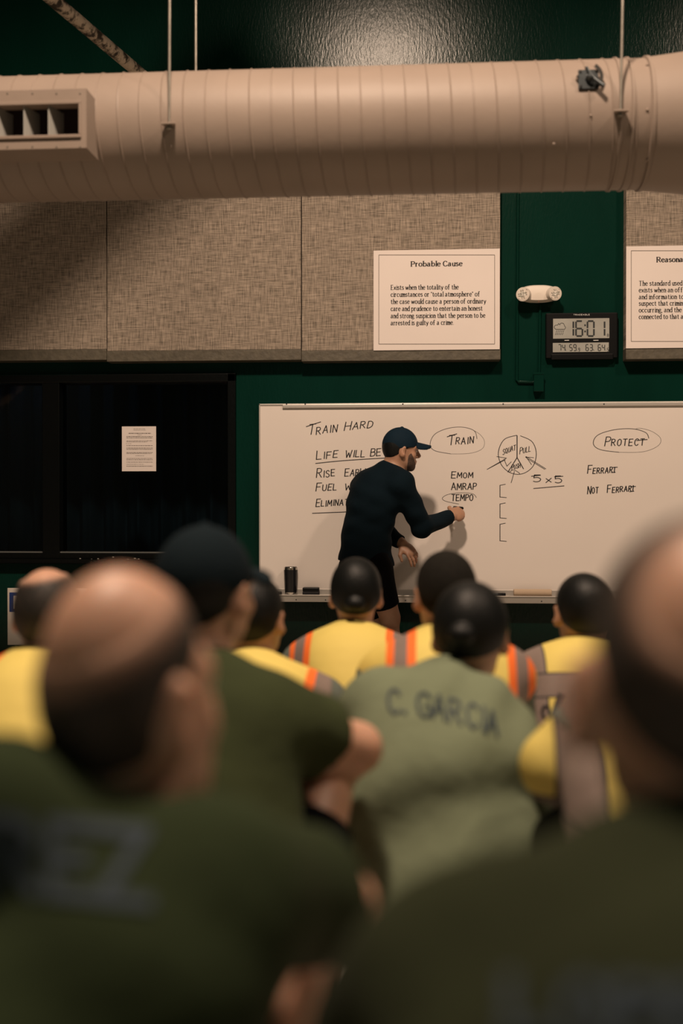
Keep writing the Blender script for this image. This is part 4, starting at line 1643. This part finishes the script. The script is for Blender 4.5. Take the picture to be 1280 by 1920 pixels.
s_ = .0385
mb = MB()
vs = [dp(x, y, hh) for hh in (-.004, .004) for x, y in ((-s_, -s_), (s_, -s_), (s_, s_), (-s_, s_))]
mb.add(vs, [(0, 3, 2, 1), (4, 5, 6, 7), (0, 1, 5, 4), (1, 2, 6, 5), (2, 3, 7, 6), (3, 0, 4, 7)])
mb.build('plate', M['dark_steel'], v)
for x, y in ((-s_ * .8, s_ * .8), (s_ * .75, s_ * .8), (-s_ * .8, -s_ * .8), (-s_ * 1.1, 0.01)):
    MB().tube([dp(x, y, -.06), dp(x, y, .008)], .005, 8).build('bolt', M['chrome'], v, True)
mb = MB()
vs, fs = [], []
for i in range(13):
    a = math.radians(-42 + 100 * i / 12)
    for rr in (.048, .062):
        for hh in (.010, .014):
            vs.append(dp(-.004 + rr * math.cos(a) * .95, .004 + rr * math.sin(a), hh))
for i in range(12):
    a = 4 * i
    fs += [(a, a + 2, a + 6, a + 4), (a + 1, a + 5, a + 7, a + 3), (a, a + 4, a + 5, a + 1), (a + 2, a + 3, a + 7, a + 6)]
mb.add(vs, fs)
mb.build('quadrant', M['chrome'], v)
mb = MB()
mb.tube([dp(-.014, .036, .03), dp(.0, .006, .024), dp(.02, -.012, .022)], [.006, .009, .007], 10)
mb.tube([dp(.018, -.010, .022), dp(.052, -.044, .03)], [.009, .009], 10)
mb.lathe(dp(0, 0, 0), [(.014, 0), (.014, .02), (.008, .032), (0, .033)], ny, 14)
mb.build('handle', M['dark_steel'], v, True)


# ---- hanger rods
def hanger(px_top, px_bot, py_bot, Y, label, bracket=True):
    b_ = Vector(P(px_bot, py_bot, Y))
    tp = Vector(P(px_top, -250, Y))
    tp.y = Y
    d = (tp - b_)
    tp = b_ + d * ((ZC - b_.z) / d.z)
    t = thing('hanger_rod', label, 'hanger', b_)
    MB().tube([b_ - Vector((0, 0, .02)), tp], .0055, 10).build('rod', M['steel'], t, True)
    if bracket:
        x, y, z = b_
        yb = DY - math.sqrt(max(0.0004, DR ** 2 - min(DR ** 2, (z - DZ) ** 2)))
        vs = [(x - .030, y - .02, z), (x + .030, y - .02, z), (x + .022, yb - .0005, z), (x - .022, yb - .0005, z)]
        vs += [(a, b2, c2 - .006) for a, b2, c2 in vs]
        mb = MB().add(vs, [(0, 1, 2, 3), (7, 6, 5, 4), (0, 4, 5, 1), (1, 5, 6, 2), (2, 6, 7, 3), (3, 7, 4, 0)])
        mb.build('bracket', M['duct'], t)
        MB().lathe((x, y, z - .024), [(.008, 0), (.0105, .003), (.0105, .016), (.008, .018)], (0, 0, 1), 6).build('nut', M['steel'], t)
    return t


hanger(319, 317, 232, DY - DR - .012, 'thin steel hanger rod ending at the bracket on the left front of the duct')
hanger(367, 367, 150, DY + .12, 'thin steel hanger rod that drops behind the duct', False)
hanger(1171, 1163, 208, DY - DR - .012, 'thin steel hanger rod ending at the bracket beside the damper handle')

# ---- shade beam (unseen, added to throw the broad slanting shade on the left panels)
L0 = Vector(LAMPS[0][:3])
wa, wb = Vector(P(205, 350, PY)), Vector(P(-120, 655, PY))
ba, bb = L0 + (wa - L0) * .52, L0 + (wb - L0) * .52
db = (bb - ba).normalized()
bend = ba - db * .65
tag(MB().tube([bend, bb + db * ((XL - bb.x) / db.x)], .21, 16).build('shade_beam', M['rust'], smooth=True), 'thick slanting beam added above the view to shade the left panels', 'roof brace')
MB().tube([bend + db * .1, Vector((bend.x, bend.y, ZC))], .03, 10).build('support_stem', M['steel'], bpy.data.objects['shade_beam'], True)

# ---- flaking pipe
L0 = Vector(LAMPS[0][:3])
w1, w2 = Vector(P(250, 370, PY)), Vector(P(0, 600, PY))
nrm = (w1 - L0).cross(w2 - L0)
pa, pb_ = [Vector(EYE) + Vector(ray(px, py)) * (nrm.dot(L0 - Vector(EYE)) / nrm.dot(Vector(ray(px, py)))) for px, py in ((100, 0), (265, 140))]
d = (pb_ - pa).normalized()
t0 = (WY - pb_.y) / d.y
q = 0.0
while q < 2.4 and ((pa - d * q - ba) - db * (pa - d * q - ba).dot(db)).length > .235:
    q += .01
pstart = pa - d * q
tag(MB().tube([pstart, pa - d * .1, pb_, pb_ + d * t0], .034, 20).build('ceiling_pipe', M['rust'], smooth=True), 'flaking painted steel pipe slanting in above the left of the duct', 'pipe')

# ---- high bay lamps (housing of the two lights)
for lx, ly, lz, pw in LAMPS:
    t = thing('high_bay_lamp', 'aluminium high bay lamp hanging from the ceiling', 'lamp', (lx, ly, lz), 0, 'high bay lamps')
    MB().lathe((lx, ly, lz + .19), [(.30, -.02), (.305, -.02), (.29, .02), (.18, .22), (.09, .30), (.05, .32)], n=32).build('shade', M['alu'], t, True)
    MB().tube([(lx, ly, lz + .45), (lx, ly, ZC)], .012).build('stem', M['steel'], t, True)

# ================================================================== PEOPLE
FORM = seated


# ---- the instructor at the board
def instructor():
    Yc = 6.6
    o0 = P(690, 1200, Yc)
    org = np.array([o0[0], Yc, 0])
    root = thing('person', 'man in navy cap, dark long sleeved top and shorts writing on the whiteboard', 'person', org)
    J = lambda px, py, y: P(px, py, y) - org
    HR = rot(77, -6, 4)
    hc = J(752, 846, 6.58)
    h = Head(hc, HR, .99, .99)
    neck = J(728, 884, 6.58)
    shr, shl = J(752, 910, 6.46), J(684, 912, 6.70)
    elr, wrr = J(791, 988, 6.56), J(846, 969, 6.785)
    ell_, wrl = J(712, 990, 6.80), J(754, 1019, 6.70)
    hipc = J(684, 1062, 6.60)
    hr, hl = J(703, 1072, 6.52), J(668, 1072, 6.68)
    kr, ar_ = J(731, 1158, 6.58), J(739, 1284, 6.50)
    kl, al = J(706, 1160, 6.78), J(690, 1284, 6.80)
    ar_[2] = al[2] = .085
    RT = rot(48, 0, 0)

    def mid(t, c=(-.075, -.03, .06)):
        return bez(hipc, (hipc + neck) / 2 + np.array(c), neck, t)

    def tr(t):
        d = mid(t + .05) - mid(t - .05)
        d /= np.linalg.norm(d)
        z = d
        x = RT[:, 0] - z * (RT[:, 0] @ z)
        x /= np.linalg.norm(x)
        return np.stack([x, np.cross(z, x), z], 1)

    def torso(f, o=0.0):
        f.ell(mid(.0), (.160 + o, .120 + o, .11 + o), tr(.1), k=.05)
        f.ell(mid(.28), (.148 + o, .108 + o, .14 + o), tr(.3), k=.06)
        f.ell(mid(.58), (.168 + o, .122 + o, .17 + o), tr(.6), k=.06)
        f.ell(mid(.76), (.170 + o, .108 + o, .12 + o), tr(.75), k=.05)
        for q in (shr, shl):
            f.cone(q, mid(.88), .062 + o, .066 + o, k=.05)
            f.cone(neck * .75 + hc * .25 + np.array([0, 0, -.03]), q * .72 + neck * .28, .044 + o, .046 + o, k=.05)

    pts = np.array([hc, shr, shl, elr, wrr, wrl, hr, kr, ar_, al, kl])
    lo, hi = pts.min(0) - .20, pts.max(0) + .20
    hi[0] += .02
    lo[2] = -.01
    f = SDF(lo, hi, .005)
    head_prims(f, h)
    face_prims(f, h)
    f.cone(neck + np.array([-.02, 0, -.03]), h.p(0, -.015, -.055), .068, .063, k=.03)
    torso(f)
    f.cone(shr, elr, .056, .045, k=.03)
    f.cone(elr, elr * .6 + wrr * .4, .045, .046, k=.02)
    f.cone(elr * .6 + wrr * .4, wrr, .046, .031, k=.02)
    f.cone(shl, ell_, .056, .045, k=.03)
    f.cone(ell_, ell_ * .6 + wrl * .4, .045, .046, k=.02)
    f.cone(ell_ * .6 + wrl * .4, wrl, .046, .031, k=.02)
    for hh, kk, aa in ((hr, kr, ar_), (hl, kl, al)):
        f.cone(hh, kk, .092, .060, k=.04)
        f.cone(kk, aa, .056, .036, k=.02)
        f.cone(kk * .72 + aa * .28 + np.array([-.012, -.015, 0]), kk * .45 + aa * .55, .056, .040, k=.03)
        f.cone(aa, aa + np.array([.10, .09, -.04]), .036, .03, k=.02)
    # writing hand (right) closed round the pen, palm towards the board
    dR = J(868, 958, 6.86) - wrr
    hand_prims(f, wrr, dR, np.array([.35, -.75, .45]), -1, [62, 66, 72, 78], .55, .6, 1.12)
    # resting hand (left)
    dL = J(782, 1048, 6.64) - wrl
    hand_prims(f, wrl, dL, np.array([.3, -.75, .5]), 1, [22, 30, 34, 40], .25, 1.4, 1.05)
    link('body', f.mesh('body'), M['skin'], root)
    eyes(h, root)
    # shorts
    f = SDF(lo, hi, .006)
    f.ell(mid(.0), (.170, .132, .11), tr(.1), k=.05)
    f.ell(mid(.14), (.160, .122, .05), tr(.2), k=.04)
    f.cone(hr, hr * .25 + kr * .75, .108, .083, k=.05, flat=True)
    f.cone(hl, hl * .10 + kl * .90, .108, .083, k=.05, flat=True)
    f.all(lambda a, X, Y_, Z: a + .003 * np.sin(30 * X + 14 * Z) * np.sin(12 * Z))
    link('shorts', f.mesh('shorts'), M['shorts'], root)
    # long sleeved top
    f = SDF(lo, hi, .005)
    torso(f, .016)
    f.cone(mid(-.04), mid(.3), .172, .135, k=.05)
    f.cone(shr, elr, .074, .064, k=.04)
    f.cone(elr, elr * .07 + wrr * .93, .063, .043, k=.02, flat=True)
    f.cone(shl, ell_, .074, .064, k=.04)
    f.cone(ell_, ell_ * .10 + wrl * .90, .063, .043, k=.02, flat=True)
    f.ell(neck + np.array([0, 0, .0]), (.078, .078, .04), None, k=.03)
    f.all(lambda a, X, Y_, Z: a + .0035 * np.sin(26 * X - 30 * Z + 3 * np.sin(9 * Z)) * np.sin(14 * Z + 6 * Y_) + .0025 * np.sin(55 * Z + 25 * X))
    zt_ = J(680, 1054, 6.6)[2]
    f.all(lambda a, X, Y_, Z: np.maximum(a, (zt_ - .10 * (X + .05) - Z) * .95))
    f.ell(h.p(0, .0, -.052), (.080, .085, .07), h.R, k=.01, mode='sub')
    link('long_sleeved_top', f.mesh('top'), M['cap_navy'] if 0 else mat('dark_navy_jersey', (.0026, .0085, .0135), .9, bump=.35, bscale=22, spec=.1), root)
    for aa in (ar_, al):
        f = SDF(aa - .14, aa + np.array([.24, .22, .1]), .007)
        f.cone(aa + np.array([-.03, -.02, -.045]), aa + np.array([.12, .10, -.05]), .043, .038, k=.02)
        f.cone(aa + np.array([0, 0, .03]), aa + np.array([0, 0, -.04]), .048, .048, k=.02)
        f.all(lambda a, X, Y_, Z: np.maximum(a, .002 - Z))
        link('shoe', f.mesh('shoe'), M['shoe'], root)
    # hair, beard, cap
    Rt = h.R.T

    def loc(X, Y_, Z):
        px, py, pz = X - h.c[0], Y_ - h.c[1], Z - h.c[2]
        return [(Rt[i, 0] * px + Rt[i, 1] * py + Rt[i, 2] * pz) / h.s[i] for i in range(3)]
    f = SDF(h.c - .16, h.c + .16, .004)
    head_prims(f, h, .006)

    def hair(a, X, Y_, Z):
        x, y, z = loc(X, Y_, Z)
        a = np.maximum(a, (-.058 + np.clip(y + .085, 0, 1) * .72 - z) * .7)
        side = np.maximum(y - .030, .026 - np.sqrt((y + .004) ** 2 + z ** 2))
        return np.maximum(a, np.where(np.abs(x) > .05, side, -1))
    f.all(hair)
    link('hair', f.mesh('hair'), M['hair'], root)
    f = SDF(h.c - .16, h.c + .16, .0035)
    f.ell(h.p(0, .030, -.008), h.r((.062, .062, .085)) + .0025, h.R, k=.03)
    f.ell(h.p(0, .040, -.062), h.r((.052, .048, .044)) + .003, h.R, k=.03)
    f.ell(h.p(0, .072, -.092), h.r((.022, .018, .018)) + .003, h.R, k=.025)
    for sgn in (-1, 1):
        f.ell(h.p(sgn * .042, .062, -.018), h.r((.022, .02, .02)) + .002, h.R, k=.02)

    def beard(a, X, Y_, Z):
        x, y, z = loc(X, Y_, Z)
        top = np.where(y < .032, .022, .022 - (y - .032) * 1.5)
        a = np.maximum(a, (z - top) * .6)
        a = np.maximum(a, (.016 - y - .35 * np.clip(-.02 - z, 0, .1)) * .8)
        return np.maximum(a, np.where((np.abs(x) < .020) & (y > .07), .012 - np.abs(z + .058), -1))
    f.all(beard)
    link('beard', f.mesh('beard'), M['beard'], root)
    cap_mesh(h, root, M['cap_navy'], True, .0035)
    # pen in the writing hand
    n = Vector(P(851, 951, IY))
    b_ = Vector(P(866.5, 953, 6.86))
    d = n - b_
    marker_pen(b_ + d.normalized() * .058 , -d, 'black marker pen held in the right hand of the man at the board', ln=.125)


instructor()

def orange_edged(nm, x0):
    return vest_mat('hi_vis_orange_edged_' + nm, [(1, 0, .0, .122, .146, ORA, True), (1, 0, 0, .146, .182, GRY, True), (1, 0, 0, .182, .204, ORA, True)], x0)



# ---- back row in yellow vests
seated(dict(label='balding man in yellow vest at the left edge, in front of the white sign', short='balding man at the left edge', top=(90, 1062), Y=2.8, sx=1.0, yaw=-8, pitch=2, lean=.30, hz=.34,
            hip=60, vest=orange_edged('a', -.02), shirt='greytee', hairmat='stubble', bald=(-.012, -.015, .150, .058, .075, .062), skin='skin2', c7=(-.01, 0, 0), sw=.185))
seated(dict(label='dark haired person in striped yellow vest, just right of the black cap man', short='dark haired person left of the centre', top=(478, 1078), Y=3.15, yaw=14, pitch=-4, lean=.36, hz=.34, hip=505,
            vest=vest_mat('hi_vis_orange_sleeve', [(1, 0, 0, .075, .098, ORA, False), (1, 0, 0, .098, .142, GRY, False), (1, 0, 0, .142, .166, ORA, False)]), shirt='greytee', hairmat='hair', sw=.185, c7=(.0, -.02, -.01)))
seated(dict(label='woman with black hair in a low bun, yellow vest, directly below the instructor', short='woman with the low bun', top=(667, 1046), Y=3.75, yaw=-2, pitch=0, lean=.25, hz=.35, nape=.013, hair='bun', hairth=.009, bun=(0, -.118, -.012),
            hairmat='hair', vest=orange_edged('b', -.03), shirt='greytee', sw=.172, skin='skin2', sx=1.0, c7=(0, 0, -.012)))
seated(dict(label='short haired man in orange striped yellow vest, right of the woman with the low bun', short='short haired man right of the low bun', top=(834, 1032), Y=3.12, yaw=-14, pitch=-3, lean=.22, hz=.35, hip=842, vw=.25, vest=orange_edged('c', .035),
            shirt='greytee', hairmat='stubble', sw=.168, skin='skin'))
hv = vest_mat('hi_vis_grey_bands', [(1, 0, 0, .100, .166, (.03, .03, .03), True), (1, 0, 0, .105, .161, GRY, True), (0, .25, 1, .592, .672, (.03, .03, .03), False), (0, .25, 1, .598, .666, GRY, False)])
H = seated(dict(label='man with black cropped hair in yellow vest with grey bands, at the right', short='man in the grey banded vest', top=(1092, 1074), Y=3.55, sx=1.04, yaw=-10, pitch=-2, lean=.24, hz=.34, hip=1090, vest=hv, shirt='greytee',
                hairmat='hair', sw=.185, vw=.24))
jv = vest_mat('hi_vis_jacket_cloth', [(1, 0, 0, .084, .151, (.03, .03, .03), True), (1, 0, 0, .089, .146, GRY, True), (0, 0, 1, .535, .612, (.03, .03, .03), False), (0, 0, 1, .541, .606, GRY, False)])
seated(dict(label='person in yellow high visibility jacket, head hidden behind the nearest man at the right', short='person in the yellow jacket', top=(1235, 1105), Y=2.22, lean=.30, hz=.36, hip=1235, bw=.95, vest=jv, vsleeve=2, vestname='safety_jacket',
            shirt='greytee', hairmat='hair', shl=(1140, 1335, 2.2), ell=(1042, 1438, 2.20), wrl=(1130, 1480, 2.40), c7=(0, -.03, -.03), top_=0))

# ---- middle rows
G = seated(dict(label='woman in faded green sweatshirt printed C. GARCIA on the back', short='woman in the faded green sweatshirt', top=(882, 1096), Y=2.72, sx=1.04, yaw=10, pitch=-16, lean=.36, hz=.36, hip=805, hair='bun', hairth=.012, hairmat='hair', bun=(-.006, -.125, -.01),
                shirt='sage', shirtname='sweatshirt', sleeve=2, loose=.028, bw=1.12, sw=.172, drape=True, wrr=(885, 1640, 2.66), wrl=(770, 1650, 2.66), hunch=.20, c7=(-.075, -.02, .03), legmat='dkolive', knr=(975, 1530, 2.62), knl=(770, 1640, 2.60),
                shl=(713, 1335, 2.58), shr=(896, 1352, 2.56), elr=(900, 1500, 2.62), ell=(702, 1500, 2.62),
                fold=lambda X, Y_, Z, T: .015 * np.sin(13 * X - 24 * Z + 2.2 * np.sin(7 * X + 3 * Z)) * np.clip((.74 - Z) * 6, .08, 1) + .005 * np.sin(40 * X - 30 * Z + 3 * np.sin(11 * Z))))
C = seated(dict(label='man in black cap and olive t-shirt, bare elbow out to the right', short='man in the black cap', top=(388, 992), Y=2.15, sx=1.03, yaw=24, pitch=-2, lean=.30, hz=.36, hip=395, hairmat='hair', cap=M['navy'], shirt='olive', sleeve=.56, flare=.6,
                shr=(512, 1362, 2.05), elr=(668, 1402, 2.19), wrr=(590, 1462, 2.28), shl=(255, 1330, 2.05), c7=(0, -.02, -.02), shorts=True, legmat='shorts', knr=(598, 1490, 2.16), arm=1.12, sw=.19, skin='skin2', loose=.020,
                fold=lambda X, Y_, Z, T: .006 * np.sin(22 * X + 16 * Z + 2 * np.sin(9 * Z))))

# ---- nearest row
B = seated(dict(label='nearest man at the left, balding, in olive t-shirt with faded navy print on the back', short='nearest man at the left', top=(252, 1050), Y=1.1, sx=.87, sz=1.14, ear=1.15, yaw=36, hairth=.0025, pitch=6, lean=.22, hz=.40, hip=-60, hairmat='greystubble', nape=-.02,
                bald=(.0, -.045, .120, .070, .085, .09), fade=.4, shirt='olive_deep', sleeve=.68, flare=.5, shr=(390, 1690, 1.04), elr=(632, 1695, 1.24), wrr=(530, 1800, 1.46), shl=(-30, 1565, 1.0), c7=(0, -.01, .0), shorts=True, legmat='shorts', knr=(500, 1845, 1.28), arm=.95, sw=.20, bw=.92, skin='skin2', loose=.022, hunch=.09,
                fold=lambda X, Y_, Z, T: .011 * np.sin(17 * X + 22 * Z + 2.2 * np.sin(6 * X + 9 * Z))))
N = seated(dict(label='nearest man at the right edge, thinning cropped hair, dark olive shirt', short='nearest man at the right', top=(1312, 957), Y=.85, sx=1.03, sz=1.08, ear=1.22, hairth=.003, yaw=-6, pitch=2, lean=.26, hz=.42, hip=1290, hairmat='greystubble', bald=(-.01, -.085, .085, .052, .05, .046), fade=.45,
                shirt='dkolive', sleeve=.86, flare=1.3, shl=(900, 1850, .80), ell=(740, 2030, .92), c7=(0, -.01, .03), arm=1.1, sw=.20, bw=1.12, skin='skin2', loose=.022, hunch=.08, nape=.03,
                fold=lambda X, Y_, Z, T: .006 * np.sin(22 * X + 16 * Z + 2 * np.sin(9 * Z))))


# ---- printing on the clothes
def drop_px(spec, Y):
    def f(v):
        p = P(v[0], v[1], Y) - spec['org']
        return p, ray(v[0], v[1])
    return f


def letters(text, xs, base, cap, w_, slopes):
    out = []
    for ch, x, b_, wd in zip(text, xs, base, w_):
        g = glyph(UP[ch])
        mx = max(p[0] for _, l in g for p in l)
        out.append([(k, [np.array((x + p[0] / mx * wd, b_ - p[1] * cap + slopes * p[0] / mx * wd)) for p in l]) for k, l in g])
    return out


gl = letters('CGARCIA', (728, 782, 811, 842, 875, 905, 911), (1335, 1341, 1346, 1354, 1362, 1370, 1376), 43, (22, 25, 23, 22, 20, 1, 20), .22)
for g, m_ in zip(gl, ('namesoft', 'nameblue', 'nameblue', 'namesoft', 'namesoft', 'namesoft', 'nameblue')):
    print_on(G['shirt_ob'], g, drop_px(G, 1.6), lambda t_: 5.4, 'printed_letter', M[m_], G['shirt_ob'])
print_on(G['shirt_ob'], [('l', [np.array((757., 1336.)), np.array((760., 1337.))])], drop_px(G, 1.6), lambda t_: 6.5, 'printed_letter', M['namesoft'], G['shirt_ob'])
g = [('c', cat_rom([(1030, 1341), (1029, 1327), (1021, 1325), (1017, 1333), (1019, 1343), (1028, 1352), (1033, 1358)], 5))]
print_on(H['vest_ob'], g, drop_px(H, 2.5), lambda t_: 5.0, 'printed_letter', M['ink'], H['vest_ob'])
print_on(H['vest_ob'], [('l', [np.array((1016., 1361.)), np.array((1020., 1360.))])], drop_px(H, 2.5), lambda t_: 5.0, 'printed_letter', M['ink'], H['vest_ob'])
print_on(H['vest_ob'], [('l', [np.array((1034., 1355.)), np.array((1050., 1306.))]), ('l', [np.array((1046., 1350.)), np.array((1060., 1325.))])], drop_px(H, 2.5), lambda t_: 12.0, 'printed_letter', M['ink'], H['vest_ob'])
gl = letters('EREZ', (-90, 0, 100, 190), (1655, 1665, 1675, 1685), 130, (65, 65, 65, 85), .1)
for g in gl:
    print_on(B['shirt_ob'], g, drop_px(B, .3), lambda t_: 26, 'printed_letter', M['nameblue'], B['shirt_ob'])
gl = letters('LOPE', (960, 1060, 1160, 1260), (1935, 1940, 1945, 1950), 95, (70, 75, 75, 70), .03)
for g in gl:
    print_on(N['shirt_ob'], g, drop_px(N, .25), lambda t_: 26, 'printed_letter', M['nameblue'], N['shirt_ob'])
